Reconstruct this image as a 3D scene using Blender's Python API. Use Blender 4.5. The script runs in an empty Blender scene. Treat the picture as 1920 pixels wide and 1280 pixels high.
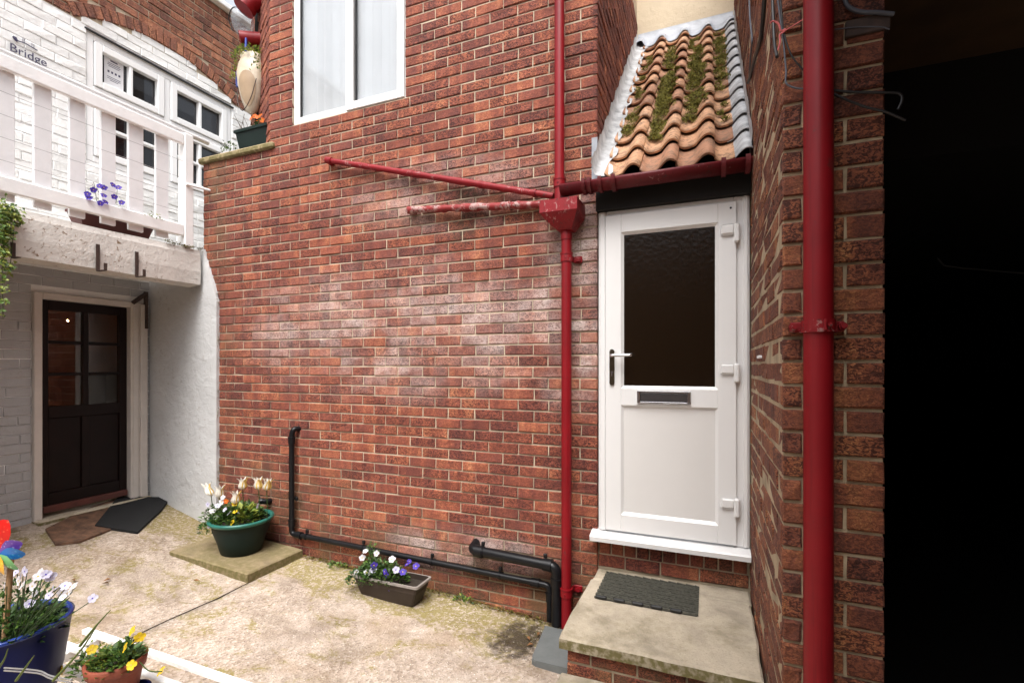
import bpy, math, random
from mathutils import Vector, Matrix, noise as mnoise
R = math.radians
rng = random.Random(7)
scene = bpy.context.scene
C = scene.collection

# ------------------------------------------------------------------ camera, sky, sun, exposure
CAMZ, FPX, HY, CXP = 1.70, 907.0, 685.0, 960.0
YAW = math.asin(0.3753); CY, SY = math.cos(YAW), math.sin(YAW)
cam_d = bpy.data.cameras.new('camera'); cam = bpy.data.objects.new('camera', cam_d); C.objects.link(cam)
cam.location = (0, 0, CAMZ); cam.rotation_euler = (R(90), 0, YAW)
cam_d.sensor_width = 36; cam_d.lens = 36 * FPX / 1920; cam_d.shift_y = 45 / 1920
cam_d.clip_start = 0.05; cam_d.clip_end = 400
scene.camera = cam

SUN_EL, SUN_AZ = R(60), R(166)      # azimuth clockwise from +y: overcast light, brightest high behind the viewer
w = bpy.data.worlds.new('World'); scene.world = w; w.use_nodes = True
nt = w.node_tree; nt.nodes.clear()
sky = nt.nodes.new('ShaderNodeTexSky'); sky.sky_type = 'NISHITA'; sky.sun_disc = False
sky.sun_elevation = SUN_EL; sky.sun_rotation = SUN_AZ
sky.air_density = 1.0; sky.dust_density = 5.0; sky.ozone_density = 0.6
hsv = nt.nodes.new('ShaderNodeHueSaturation'); hsv.inputs['Saturation'].default_value = 0.30
bg = nt.nodes.new('ShaderNodeBackground'); bg.inputs['Strength'].default_value = 0.15
wo = nt.nodes.new('ShaderNodeOutputWorld')
nt.links.new(sky.outputs[0], hsv.inputs['Color']); nt.links.new(hsv.outputs[0], bg.inputs[0]); nt.links.new(bg.outputs[0], wo.inputs[0])
sun_d = bpy.data.lights.new('sun', 'SUN'); sun_d.energy = 1.5; sun_d.angle = R(38); sun_d.color = (1, 0.985, 0.96)
sun = bpy.data.objects.new('sun', sun_d); C.objects.link(sun)
sd = Vector((math.sin(SUN_AZ) * math.cos(SUN_EL), math.cos(SUN_AZ) * math.cos(SUN_EL), math.sin(SUN_EL)))
sun.rotation_euler = (-sd).to_track_quat('-Z', 'Y').to_euler()
sun.location = (-4, -4, 12)
vs = scene.view_settings
vs.view_transform = 'Standard'; vs.look = 'None'; vs.gamma = 1; vs.use_curve_mapping = False
vs.exposure = 1.3
scene.cycles.use_denoising = True
scene.cycles.max_bounces = 8; scene.cycles.diffuse_bounces = 4; scene.cycles.transparent_max_bounces = 12

# ------------------------------------------------------------------ pixel rays of the photograph -> real points on real planes
def ray(px, py):
    u = (px - CXP) / FPX
    return Vector((CY * u - SY, SY * u + CY, -(py - HY) / FPX))
def on_x(px, py, X):
    d = ray(px, py); t = X / d.x; return Vector((X, d.y * t, CAMZ + d.z * t))
def on_y(px, py, Y):
    d = ray(px, py); t = Y / d.y; return Vector((d.x * t, Y, CAMZ + d.z * t))
def on_z(px, py, Z):
    d = ray(px, py); t = (Z - CAMZ) / d.z; return Vector((d.x * t, d.y * t, Z))
def project(p):
    X = CY * p[0] + SY * p[1]; Z = -SY * p[0] + CY * p[1]
    return CXP + FPX * X / Z, HY - FPX * (p[2] - CAMZ) / Z, Z

# ------------------------------------------------------------------ materials
class M:
    def __init__(s, name):
        s.m = bpy.data.materials.new(name); s.m.use_nodes = True
        s.nt = s.m.node_tree; s.nt.nodes.clear()
        s.o = s.nt.nodes.new('ShaderNodeOutputMaterial'); s.b = s.nt.nodes.new('ShaderNodeBsdfPrincipled')
        s.nt.links.new(s.b.outputs[0], s.o.inputs[0]); s._pos = None
    def n(s, t): return s.nt.nodes.new(t)
    def put(s, sock, v):
        if hasattr(v, 'is_output'): s.nt.links.new(v, sock)
        elif v is not None:
            if isinstance(v, (tuple, list)) and len(v) == 3 and sock.type == 'RGBA': v = (*v, 1)
            sock.default_value = v
    def pos(s):
        if s._pos is None: s._pos = s.n('ShaderNodeNewGeometry').outputs['Position']
        return s._pos
    def xyz(s):
        k = s.n('ShaderNodeSeparateXYZ'); s.nt.links.new(s.pos(), k.inputs[0]); return k.outputs
    def scaled(s, sc, off=(0, 0, 0)):
        k = s.n('ShaderNodeMapping'); s.nt.links.new(s.pos(), k.inputs[0]); k.inputs['Scale'].default_value = sc
        k.inputs['Location'].default_value = off; return k.outputs[0]
    def noise(s, scale, detail=3, rough=0.55, dist=0.0, vec=None, col=False):
        k = s.n('ShaderNodeTexNoise'); s.put(k.inputs['Vector'], vec or s.pos())
        k.inputs['Scale'].default_value = scale; k.inputs['Detail'].default_value = detail
        k.inputs['Roughness'].default_value = rough; k.inputs['Distortion'].default_value = dist
        return k.outputs['Color' if col else 'Fac']
    def voro(s, scale, feature='F1', vec=None, out='Distance', rand=1.0):
        k = s.n('ShaderNodeTexVoronoi'); k.feature = feature; s.put(k.inputs['Vector'], vec or s.pos())
        k.inputs['Scale'].default_value = scale; k.inputs['Randomness'].default_value = rand
        return k.outputs[out]
    def math(s, op, a, b=None, c=None, clamp=False):
        k = s.n('ShaderNodeMath'); k.operation = op; k.use_clamp = clamp
        s.put(k.inputs[0], a)
        if b is not None: s.put(k.inputs[1], b)
        if c is not None: s.put(k.inputs[2], c)
        return k.outputs[0]
    def rng(s, v, a, b, lo=0.0, hi=1.0, smooth=True):
        k = s.n('ShaderNodeMapRange'); k.interpolation_type = 'SMOOTHSTEP' if smooth else 'LINEAR'
        s.put(k.inputs['Value'], v)
        for nm, x in (('From Min', a), ('From Max', b), ('To Min', lo), ('To Max', hi)): k.inputs[nm].default_value = x
        return k.outputs[0]
    def ramp(s, f, stops):
        k = s.n('ShaderNodeValToRGB'); e = k.color_ramp.elements
        while len(e) < len(stops): e.new(0.5)
        for i, (p, c) in enumerate(stops): e[i].position = p; e[i].color = (*c, 1)
        s.put(k.inputs[0], f); return k.outputs[0]
    def mix(s, f, a, b, mode='MIX'):
        k = s.n('ShaderNodeMix'); k.data_type = 'RGBA'; k.blend_type = mode
        s.put(k.inputs[0], f); s.put(k.inputs[6], a); s.put(k.inputs[7], b); return k.outputs[2]
    def bump(s, h, dist=0.005, strength=1.0, nrm=None):
        k = s.n('ShaderNodeBump'); k.inputs['Distance'].default_value = dist; k.inputs['Strength'].default_value = strength
        s.put(k.inputs['Height'], h)
        if nrm is not None: s.put(k.inputs['Normal'], nrm)
        return k.outputs[0]
    def rand(s):
        oi = s.n('ShaderNodeObjectInfo').outputs['Random']; at = s.n('ShaderNodeAttribute'); at.attribute_name = 'rnd'
        return s.math('FRACT', s.math('ADD', oi, at.outputs['Fac']))
    def out(s, base=None, rough=0.8, normal=None, **kw):
        s.put(s.b.inputs['Base Color'], base); s.put(s.b.inputs['Roughness'], rough)
        if normal is not None: s.put(s.b.inputs['Normal'], normal)
        for k, v in kw.items(): s.put(s.b.inputs[k.replace('_', ' ')], v)
        return s.m

def brick_mat(name, stops, stains=True, gain=1.0):
    g = M(name); x, y, z = g.xyz(); r = g.rand()
    band = g.noise(1.0, 2, 0.5, 0.0, g.scaled((13, 13, 3)))
    band = g.rng(band, 0.3, 0.7, -0.26, 0.26, False)
    fine = g.noise(85, 4, 0.65, 1.6)
    worm = g.noise(66, 3, 0.55, 1.4, g.scaled((1, 1, 1.5)))
    f = g.math('ADD', g.math('MULTIPLY_ADD', r, 0.46, 0.24), band)
    f = g.math('ADD', f, g.rng(fine, 0.3, 0.7, -0.26, 0.26, False), clamp=True)
    col = g.ramp(f, stops)
    pits = g.rng(worm, 0.43, 0.56, 0.0, 1.0)
    r2 = g.math('FRACT', g.math('MULTIPLY', r, 7.31))
    pk = g.math('MULTIPLY', g.math('SUBTRACT', 1.0, pits), g.rng(r2, 0.1, 0.7, 0.45, 1.0))
    col = g.mix(pk, col, g.mix(1.0, col, (0.26, 0.20, 0.20), 'MULTIPLY'))
    col = g.mix(g.math('MULTIPLY', g.rng(worm, 0.56, 0.70), 0.45), col, g.mix(1.0, col, (1.55, 1.75, 1.8), 'MULTIPLY'))
    if stains:
        # salt bloom round the downpipe and in drifting patches over the middle of the wall
        n1 = g.noise(1.7, 3, 0.6, 0.4, g.scaled((1, 1, 1.6), (3.1, 0, 0.7)))
        n2 = g.noise(9, 3, 0.6)
        def blob(cx, cz, rx, rz):
            a = g.math('POWER', g.math('DIVIDE', g.math('SUBTRACT', x, cx), rx), 2.0)
            b = g.math('POWER', g.math('DIVIDE', g.math('SUBTRACT', z, cz), rz), 2.0)
            return g.rng(g.math('ADD', a, b), 0.0, 1.0, 1.0, 0.0)
        on = g.math('GREATER_THAN', y, 3.0)
        near = g.math('LESS_THAN', y, 3.15)
        bl = g.math('MAXIMUM', blob(-0.76, 2.05, 0.46, 0.85), g.math('MULTIPLY', blob(-2.25, 1.98, 2.0, 0.65), 0.58))
        bl = g.math('MAXIMUM', bl, g.math('MULTIPLY', blob(-1.6, 0.36, 0.95, 0.22), 0.6))
        bl = g.math('MAXIMUM', bl, g.math('MULTIPLY', blob(-1.75, 2.95, 1.2, 0.35), 0.40))
        m = g.math('MULTIPLY', g.math('MULTIPLY', bl, on), near)
        m = g.math('MULTIPLY', m, g.rng(g.math('ADD', n1, g.math('MULTIPLY', n2, 0.4)), 0.5, 0.95, 0.1, 1.0))
        m = g.math('MULTIPLY', m, g.rng(worm, 0.36, 0.56, 0.3, 1.0))
        m = g.math('MULTIPLY', m, g.rng(g.math('FRACT', g.math('MULTIPLY', r, 23.7)), 0.1, 0.85, 0.35, 1.25))
        col = g.mix(g.math('MULTIPLY', m, 1.0), col, (0.66, 0.57, 0.53))
        dk = g.math('MAXIMUM', g.math('MAXIMUM', blob(-1.58, 2.92, 0.13, 0.10), blob(-1.62, 2.68, 0.14, 0.14)), g.math('MULTIPLY', blob(-1.75, 2.80, 0.95, 0.10), 0.5))
        dk = g.math('MULTIPLY', g.math('MULTIPLY', dk, on), g.rng(g.noise(20, 4, 0.7), 0.35, 0.6))
        col = g.mix(g.math('MULTIPLY', dk, 0.8), col, (0.045, 0.035, 0.02))
        # green-brown algae along the foot of the wall and beside the plastered corner
        low = g.math('MAXIMUM', g.rng(z, 0.10, 0.75, 1.0, 0.0), g.math('MULTIPLY', g.rng(x, -4.2, -3.75, 1.0, 0.0), 0.8))
        low = g.math('MAXIMUM', low, g.math('MULTIPLY', blob(-3.25, 0.5, 1.1, 0.55), 0.8))
        am = g.math('MULTIPLY', low, g.rng(g.noise(4, 3), 0.35, 0.7))
        col = g.mix(g.math('MULTIPLY', am, 0.62), col, (0.115, 0.085, 0.035))
    h = g.math('ADD', g.math('MULTIPLY', fine, 0.55), g.math('MULTIPLY', worm, 0.6))
    return g.out(col, 0.88, g.bump(h, 0.009, 1.0))

BR = [(0.0, (0.125, 0.034, 0.026)), (0.3, (0.20, 0.052, 0.034)), (0.6, (0.30, 0.082, 0.044)), (0.85, (0.41, 0.135, 0.064)), (1.0, (0.52, 0.215, 0.105))]
BO = [(0.0, (0.15, 0.065, 0.048)), (0.35, (0.29, 0.115, 0.072)), (0.65, (0.42, 0.165, 0.090)), (1.0, (0.54, 0.25, 0.14))]
mat_brick = brick_mat('brick_rustic', BR)
mat_brick_pier = brick_mat('brick_pier', [(p, tuple(v * k for v, k in zip(c, (0.86, 1.0, 0.84)))) for (p, c) in BR], stains=False)
mat_brick_old = brick_mat('brick_old', BO, stains=False)

def simple(name, col, rough=0.6, var=0.12, scale=12, bump=0.0, bscale=60, **kw):
    g = M(name)
    f = g.noise(scale, 4, 0.6)
    lo = tuple(c * (1 - var) for c in col); hi = tuple(min(1, c * (1 + var)) for c in col)
    c = g.ramp(g.rng(f, 0.3, 0.7, 0, 1, False), [(0, lo), (1, hi)])
    nrm = g.bump(g.noise(bscale, 3, 0.6), bump) if bump else None
    return g.out(c, rough, nrm, **kw)

def mortar(name, col):
    g = M(name); x, y, z = g.xyz()
    f = g.noise(7, 4, 0.6); f2 = g.noise(160, 3)
    c = g.ramp(f, [(0.25, tuple(v * 0.5 for v in col)), (0.55, col), (0.8, tuple(v * 1.25 for v in col))])
    c = g.mix(g.math('MULTIPLY', g.rng(z, 0.15, 0.9, 1, 0), 0.5), c, (0.13, 0.10, 0.045))
    return g.out(c, 0.95, g.bump(g.math('ADD', f2, f), 0.004))
mat_mortar_pier = mortar('mortar_pier', (0.44, 0.35, 0.23))
mat_mortar = mortar('mortar_buff', (0.50, 0.415, 0.305))

# yard concrete: exposed aggregate, worn pale patches, moss in drifts
g = M('yard_concrete'); x, y, z = g.xyz()
big = g.noise(0.9, 5, 0.62, 0.5); mid = g.noise(5.5, 5, 0.65, 0.3); agg = g.voro(75, out='Color'); aggd = g.voro(75)
fine = g.noise(240, 2)
c = g.ramp(mid, [(0.28, (0.19, 0.147, 0.115)), (0.5, (0.35, 0.287, 0.236)), (0.72, (0.50, 0.428, 0.365))])
peb = g.ramp(g.math('MULTIPLY', agg, 1.0), [(0.0, (0.12, 0.08, 0.055)), (0.3, (0.30, 0.225, 0.16)), (0.6, (0.45, 0.362, 0.295)), (0.85, (0.56, 0.475, 0.405)), (1.0, (0.72, 0.66, 0.58))])
c = g.mix(g.rng(big, 0.35, 0.6, 0.20, 0.6), c, peb)
c = g.mix(g.rng(g.noise(2.1, 4, 0.6, 0.2, g.scaled((1, 1, 1), (5, 2, 0))), 0.48, 0.70, 0, 0.45), c, (0.30, 0.21, 0.13))
wallside = g.math('MAXIMUM', g.rng(y, 2.5, 3.05, 0.0, 0.30), g.rng(x, -2.4, -3.4, 0.0, 0.04))
mo = g.math('ADD', g.noise(3.3, 6, 0.72, 0.6, g.scaled((1, 1.5, 1), (1.3, 7.7, 0))), wallside)
mo = g.math('MULTIPLY', g.rng(mo, 0.525, 0.64), g.rng(g.noise(38, 3, 0.7), 0.36, 0.56))
c = g.mix(g.math('MULTIPLY', mo, 0.8), c, (0.20, 0.16, 0.028))
damp = g.math('ADD', g.math('POWER', g.math('DIVIDE', g.math('SUBTRACT', x, -1.08), 0.24), 2.0), g.math('POWER', g.math('DIVIDE', g.math('SUBTRACT', y, 2.80), 0.30), 2.0))
damp = g.rng(g.math('ADD', damp, g.math('MULTIPLY', g.noise(14, 5, 0.75), 2.6)), 1.3, 2.2, 1.0, 0.0)
c = g.mix(g.math('MULTIPLY', damp, 0.9), c, (0.035, 0.026, 0.018))
spk = g.voro(130, out='Color'); spd = g.voro(130)
c = g.mix(g.math('MULTIPLY', g.math('GREATER_THAN', spk, 0.86), g.rng(spd, 0.25, 0.4, 1.0, 0.0)), c, (0.10, 0.065, 0.045))
c = g.mix(g.math('MULTIPLY', g.math('LESS_THAN', spk, 0.12), g.rng(spd, 0.25, 0.4, 0.9, 0.0)), c, (0.78, 0.74, 0.68))
st2 = g.rng(g.noise(1.35, 6, 0.7, 0.8, g.scaled((1, 1.2, 1), (9, 3, 0))), 0.50, 0.66, 0, 0.6)
c = g.mix(st2, c, g.mix(1.0, c, (0.50, 0.46, 0.40), 'MULTIPLY'))
c = g.mix(g.rng(x, -2.6, -4.4, 0.0, 0.35), c, g.mix(1.0, c, (0.62, 0.58, 0.52), 'MULTIPLY'))
hh = g.math('ADD', g.math('MULTIPLY', aggd, 0.8), g.math('ADD', mid, g.math('MULTIPLY', fine, 0.3)))
mat_ground = g.out(c, g.rng(damp, 0, 1, 0.9, 0.45), g.bump(hh, 0.006, 0.9))

def slabmat(name, col, mossy):
    g = M(name); x, y, z = g.xyz()
    c = g.ramp(g.noise(6, 5, 0.62, 0.3), [(0.25, tuple(v * 0.62 for v in col)), (0.5, col), (0.75, tuple(v * 1.2 for v in col))])
    c = g.mix(g.rng(g.noise(90, 3), 0.5, 0.75, 0, 0.35), c, tuple(v * 0.4 for v in col))
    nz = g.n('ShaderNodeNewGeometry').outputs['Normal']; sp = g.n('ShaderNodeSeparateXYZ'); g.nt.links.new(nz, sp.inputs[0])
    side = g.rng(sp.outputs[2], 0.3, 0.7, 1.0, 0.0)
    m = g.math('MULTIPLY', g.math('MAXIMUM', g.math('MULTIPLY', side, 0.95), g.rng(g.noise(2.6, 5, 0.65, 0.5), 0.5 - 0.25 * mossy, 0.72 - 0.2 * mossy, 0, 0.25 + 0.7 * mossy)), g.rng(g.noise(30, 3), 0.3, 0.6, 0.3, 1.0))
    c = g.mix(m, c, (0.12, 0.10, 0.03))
    return g.out(c, 0.9, g.bump(g.math('ADD', g.noise(120, 4, 0.7), g.noise(14, 3)), 0.005))
mat_slab = slabmat('step_concrete', (0.44, 0.375, 0.285), 0.22)
mat_slab_moss = slabmat('mossy_slab', (0.25, 0.19, 0.11), 0.6)
mat_coping = slabmat('coping_stone', (0.36, 0.28, 0.16), 0.4)

def painted(name, col, grime, bscale=28, bd=0.008):
    g = M(name); x, y, z = g.xyz()
    n1 = g.noise(3, 5, 0.65, 0.4); n2 = g.noise(26, 4, 0.7, 0.6)
    c = g.ramp(n1, [(0.3, tuple(v * 0.9 for v in col)), (0.6, col)])
    k = g.math('MULTIPLY', g.rng(n2, 0.56, 0.68), g.rng(g.noise(2.2, 3), 0.42, 0.58))
    c = g.mix(g.math('MULTIPLY', k, grime), c, (0.20, 0.13, 0.075))
    return g.out(c, 0.7, g.bump(g.math('ADD', g.noise(bscale, 4, 0.6, 0.5), g.math('MULTIPLY', g.noise(150, 2), 0.25)), bd, 0.8))
mat_white_brick = painted('white_masonry_paint', (0.86, 0.86, 0.85), 0.06)
mat_beam = painted('weathered_white_render', (0.62, 0.59, 0.55), 1.0)
mat_shaded_brick = painted('shaded_white_masonry_paint', (0.40, 0.40, 0.41), 0.25)  # white paint darkened to stand for the porch shade, with some grime
mat_plaster = painted('grey_white_plaster', (0.55, 0.55, 0.55), 0.35, 9, 0.014)
mat_timber_white = simple('white_painted_timber', (0.86, 0.86, 0.86), 0.5, 0.05, 7, 0.0015, 40)
mat_board = simple('pale_grey_painted_board', (0.82, 0.825, 0.84), 0.5, 0.05, 7, 0.0015, 40)
mat_frame_cream = simple('cream_gloss_timber', (0.56, 0.51, 0.47), 0.45, 0.08, 6, 0.001, 50)
mat_upvc = simple('white_upvc', (0.70, 0.695, 0.69), 0.32, 0.015, 4)
mat_upvc_bright = simple('bright_white_upvc', (0.86, 0.86, 0.86), 0.35, 0.01, 4)
mat_upvc_panel = simple('white_upvc_panel', (0.63, 0.615, 0.60), 0.38, 0.015, 4)
mat_gasket = simple('black_gasket', (0.012, 0.012, 0.014), 0.5, 0.1)
mat_cream = painted('cream_render', (0.56, 0.46, 0.32), 0.25, 12, 0.006)

def redpaint(name, peel, col=(0.205, 0.0035, 0.008)):
    g = M(name)
    n1 = g.noise(4, 4, 0.6); n2 = g.noise(32, 5, 0.7, 0.8); n3 = g.noise(9, 3)
    c = g.ramp(n1, [(0.3, tuple(v * 0.85 for v in col)), (0.7, tuple(v * 1.12 for v in col))])
    h = n1
    stk = g.rng(g.noise(1.0, 4, 0.7, 0.0, g.scaled((60, 60, 1.6))), 0.50, 0.70)
    c = g.mix(g.math('MULTIPLY', stk, 0.45), c, tuple(v * 0.45 for v in col))
    c = g.mix(g.math('MULTIPLY', g.rng(g.noise(13, 5, 0.75), 0.60, 0.70), 0.5), c, (0.09, 0.03, 0.026))
    sp = g.math('MULTIPLY', g.rng(g.voro(120), 0.05, 0.10, 1, 0), g.rng(g.noise(30, 2), 0.55, 0.7))
    c = g.mix(g.math('MULTIPLY', sp, 0.3), c, (0.5, 0.36, 0.34))
    if peel:
        lim = 0.62 - 0.16 * peel
        k = g.math('MULTIPLY', g.rng(n2, lim, lim + 0.05), g.rng(n3, 0.42, 0.56))
        c = g.mix(g.math('MULTIPLY', k, 0.35 + 0.5 * peel), c, (0.40, 0.28, 0.26))
        d = g.math('MULTIPLY', g.rng(g.noise(45, 4, 0.7, 0.5, g.scaled((1, 1, 1), (4, 4, 4))), 0.60, 0.66), 0.9)
        c = g.mix(d, c, (0.05, 0.02, 0.018)); h = n2
    return g.out(c, 0.46 if not peel else 0.52, g.bump(h, 0.004 * (0.25 + peel)), Specular_IOR_Level=0.32)
mat_red = redpaint('oxblood_gloss', 0.0)
mat_red_worn = redpaint('oxblood_worn', 0.35)
mat_red_peel = redpaint('oxblood_peeling', 1.0, (0.22, 0.018, 0.018))
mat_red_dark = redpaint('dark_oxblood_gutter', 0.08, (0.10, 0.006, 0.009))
mat_black_pipe = simple('black_plastic_pipe', (0.006, 0.006, 0.007), 0.34, 0.2, 20, 0.0004, 90, Specular_IOR_Level=0.28)
mat_iron = simple('rusty_iron', (0.045, 0.026, 0.02), 0.7, 0.4, 40, 0.001, 120)
mat_cable = simple('black_cable', (0.012, 0.012, 0.013), 0.45, 0.1)
mat_cable_grey = simple('grey_cable', (0.075, 0.08, 0.10), 0.5, 0.1)
mat_string = simple('pink_string', (0.55, 0.13, 0.13), 0.9, 0.2, 200)
mat_lead = simple('lead_flashing', (0.30, 0.32, 0.36), 0.5, 0.2, 8, 0.004, 20)
mat_lead_white = simple('white_coated_lead', (0.36, 0.365, 0.375), 0.65, 0.4, 14, 0.003, 18)
mat_dark_timber = simple('dark_fascia_timber', (0.004, 0.003, 0.0025), 0.9, 0.3, 20)
mat_chrome = simple('polished_steel', (0.62, 0.62, 0.64), 0.22, 0.03, 9, Metallic=1.0)
mat_brass = simple('dark_bronze_plate', (0.16, 0.13, 0.09), 0.3, 0.2, 9, Metallic=1.0)
mat_slot = simple('letter_flap', (0.20, 0.20, 0.22), 0.3, 0.1, 9, Metallic=1.0)
mat_rubber = simple('black_rubber', (0.005, 0.005, 0.005), 0.6, 0.35, 60, 0.002, 120)
mat_rubber_worn = simple('dusty_rubber', (0.07, 0.068, 0.053), 0.7, 0.4, 60, 0.002, 120)
mat_mat_black = simple('black_mat_pile', (0.005, 0.005, 0.0055), 1.0, 0.3, 90, 0.006, 220)
mat_coir = simple('worn_brown_tile', (0.10, 0.050, 0.028), 0.85, 0.6, 18, 0.004, 30)
mat_soil = simple('potting_soil', (0.028, 0.019, 0.012), 0.95, 0.5, 60, 0.012, 70)
mat_pot_green = simple('green_plastic_pot', (0.004, 0.013, 0.011), 0.5, 0.15, 8, Specular_IOR_Level=0.25)
mat_pot_green_rim = simple('green_plastic_rim', (0.02, 0.12, 0.095), 0.32, 0.15, 8)
mat_pot_blue = simple('blue_glazed_pot', (0.005, 0.008, 0.060), 0.42, 0.2, 6, Specular_IOR_Level=0.15)
mat_pot_blue_rim = simple('blue_glazed_rim', (0.020, 0.045, 0.22), 0.2, 0.2, 6)
mat_terra = simple('terracotta_pot', (0.22, 0.050, 0.024), 0.75, 0.2, 14, 0.002, 60)
mat_trough = simple('brown_plastic_trough', (0.038, 0.027, 0.021), 0.55, 0.15, 8, Specular_IOR_Level=0.25)
mat_trough_rim = simple('sun_bleached_trough_rim', (0.24, 0.21, 0.19), 0.55, 0.15, 20)
mat_trough_red = simple('red_brown_trough', (0.075, 0.016, 0.012), 0.45, 0.15, 8)
mat_stand = simple('white_stand_paint', (0.78, 0.77, 0.75), 0.5, 0.1, 30, 0.001, 60)
mat_gully = simple('grey_gully_cover', (0.12, 0.128, 0.125), 0.6, 0.12, 12, 0.002, 60)
mat_wood = simple('bare_stick', (0.34, 0.20, 0.10), 0.7, 0.25, 30)
mat_doorwood = simple('dark_mahogany_door', (0.007, 0.0025, 0.002), 0.45, 0.4, 9, 0.001, 40, Specular_IOR_Level=0.2)
mat_doorfoot = simple('red_brown_weather_bar', (0.085, 0.022, 0.016), 0.45, 0.3, 9)
mat_blind = simple('white_blind_fabric', (0.50, 0.505, 0.53), 0.8, 0.04, 3)
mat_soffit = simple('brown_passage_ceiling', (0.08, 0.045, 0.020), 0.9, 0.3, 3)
mat_passage = simple('near_black_passage_wall', (0.004, 0.003, 0.0025), 0.95, 0.3, 3)  # near-black brown on the passage walls and floor
mat_unseen_block = simple('dull_brown_unseen_block', (0.10, 0.055, 0.04), 0.9, 0.2, 2)  # colour of the unseen blocks added to shape the light
mat_paper = simple('notice_paper', (0.72, 0.72, 0.74), 0.8, 0.03)
mat_ink = simple('purple_black_ink', (0.055, 0.05, 0.10), 0.7, 0.1)
mat_cream_pot = simple('cream_ceramic', (0.55, 0.47, 0.36), 0.35, 0.15, 14)
mat_tan_pot = simple('tan_ceramic', (0.36, 0.26, 0.17), 0.4, 0.1, 10)
mat_blue_paint = simple('blue_ceramic_band', (0.02, 0.045, 0.26), 0.3, 0.1)
mat_stone = simple('pale_shelf_stone', (0.42, 0.36, 0.28), 0.85, 0.2, 12, 0.003)
mat_room = simple('brown_room_wall', (0.22, 0.075, 0.025), 0.7, 0.25, 3)
mat_room_dark = simple('dark_room_wall', (0.012, 0.010, 0.009), 0.9, 0.2, 3)
mat_wire = simple('galvanised_wire', (0.45, 0.45, 0.46), 0.4, 0.05, Metallic=0.8)

def glass_mat(name, tint, rough=0.02, alpha=0.25, ripple=0.0):
    g = M(name); nrm = None
    if ripple:
        nrm = g.bump(g.math('ADD', g.noise(26, 3, 0.6, 1.5, g.scaled((1, 1, 0.45))), g.math('MULTIPLY', g.voro(46, 'SMOOTH_F1'), 0.6)), ripple)
    return g.out(tint, rough, nrm, Alpha=alpha, IOR=1.5, Specular_IOR_Level=0.28 if ripple else 0.5)
def clear_glass(name, tint, boost=0.06):
    g = M(name); t = g.n('ShaderNodeBsdfTransparent'); t.inputs[0].default_value = (*tint, 1); gl = g.n('ShaderNodeBsdfGlossy'); gl.inputs['Roughness'].default_value = 0.02
    fr = g.n('ShaderNodeLayerWeight'); fr.inputs[0].default_value = 0.5; mx = g.n('ShaderNodeMixShader'); g.nt.links.new(g.math('MULTIPLY_ADD', g.math('POWER', fr.outputs['Facing'], 4.0), 0.9, 0.04 + boost, clamp=True), mx.inputs[0])
    g.nt.links.new(t.outputs[0], mx.inputs[1]); g.nt.links.new(gl.outputs[0], mx.inputs[2]); g.nt.links.new(mx.outputs[0], g.o.inputs[0]); return g.m
mat_glass = clear_glass('window_glass', (0.97, 0.98, 0.98), 0.0)
mat_glass_dark = glass_mat('dark_window_glass', (0.010, 0.010, 0.012), 0.03, 0.85)
mat_glass_door = clear_glass('cottage_door_glass', (0.7, 0.6, 0.5), 0.0)
mat_glass_obs = glass_mat('rippled_obscure_glass', (0.010, 0.005, 0.002), 0.22, 0.985, 0.0012)
mat_clear = glass_mat('clear_plastic', (0.40, 0.43, 0.46), 0.2, 0.35, 0.012)

def tile_mat():
    g = M('clay_pantile'); r = g.rand()
    f = g.math('ADD', g.math('MULTIPLY', r, 0.75), g.math('MULTIPLY', g.noise(6, 4, 0.6), 0.32))
    c = g.ramp(f, [(0.1, (0.25, 0.115, 0.065)), (0.4, (0.38, 0.185, 0.105)), (0.65, (0.49, 0.265, 0.145)), (0.95, (0.50, 0.30, 0.185))])
    c = g.mix(g.rng(g.noise(22, 5, 0.7), 0.47, 0.62, 0, 0.75), c, (0.15, 0.09, 0.055))
    c = g.mix(g.rng(g.noise(55, 3, 0.7), 0.60, 0.68, 0, 0.7), c, (0.05, 0.045, 0.02))
    return g.out(c, 0.78, g.bump(g.noise(60, 3), 0.002))
mat_tile = tile_mat()

def leafmat(name, a, b, rough=0.5, tr=0.25):
    g = M(name); r = g.noise(34, 2); at = g.n('ShaderNodeAttribute'); at.attribute_name = 'rnd'
    c = g.ramp(g.math('ADD', g.math('MULTIPLY', at.outputs['Fac'], 0.7), g.math('MULTIPLY', r, 0.3)), [(0.1, a), (0.8, b)])
    g.out(c, rough)
    t = g.n('ShaderNodeBsdfTranslucent'); g.put(t.inputs[0], c); mx = g.n('ShaderNodeMixShader'); mx.inputs[0].default_value = tr
    g.nt.links.new(g.b.outputs[0], mx.inputs[1]); g.nt.links.new(t.outputs[0], mx.inputs[2]); g.nt.links.new(mx.outputs[0], g.o.inputs[0])
    return g.m
mat_leaf = leafmat('green_leaf', (0.022, 0.055, 0.010), (0.11, 0.20, 0.035))
mat_leaf_dark = leafmat('dark_green_leaf', (0.012, 0.032, 0.008), (0.05, 0.11, 0.025))
mat_leaf_lime = leafmat('yellow_green_leaf', (0.10, 0.15, 0.02), (0.32, 0.36, 0.06))
mat_moss = leafmat('roof_moss', (0.05, 0.042, 0.008), (0.20, 0.18, 0.022), 0.9, 0.1)
mat_dead = leafmat('brown_dry_leaf', (0.05, 0.028, 0.012), (0.28, 0.13, 0.05), 0.8)
def petal(name, c, tr=0.35): return leafmat(name, tuple(v * 0.85 for v in c), c, 0.6, tr)
mat_p_white = petal('white_petal', (0.74, 0.72, 0.76)); mat_p_violet = petal('violet_petal', (0.085, 0.045, 0.42))
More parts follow.
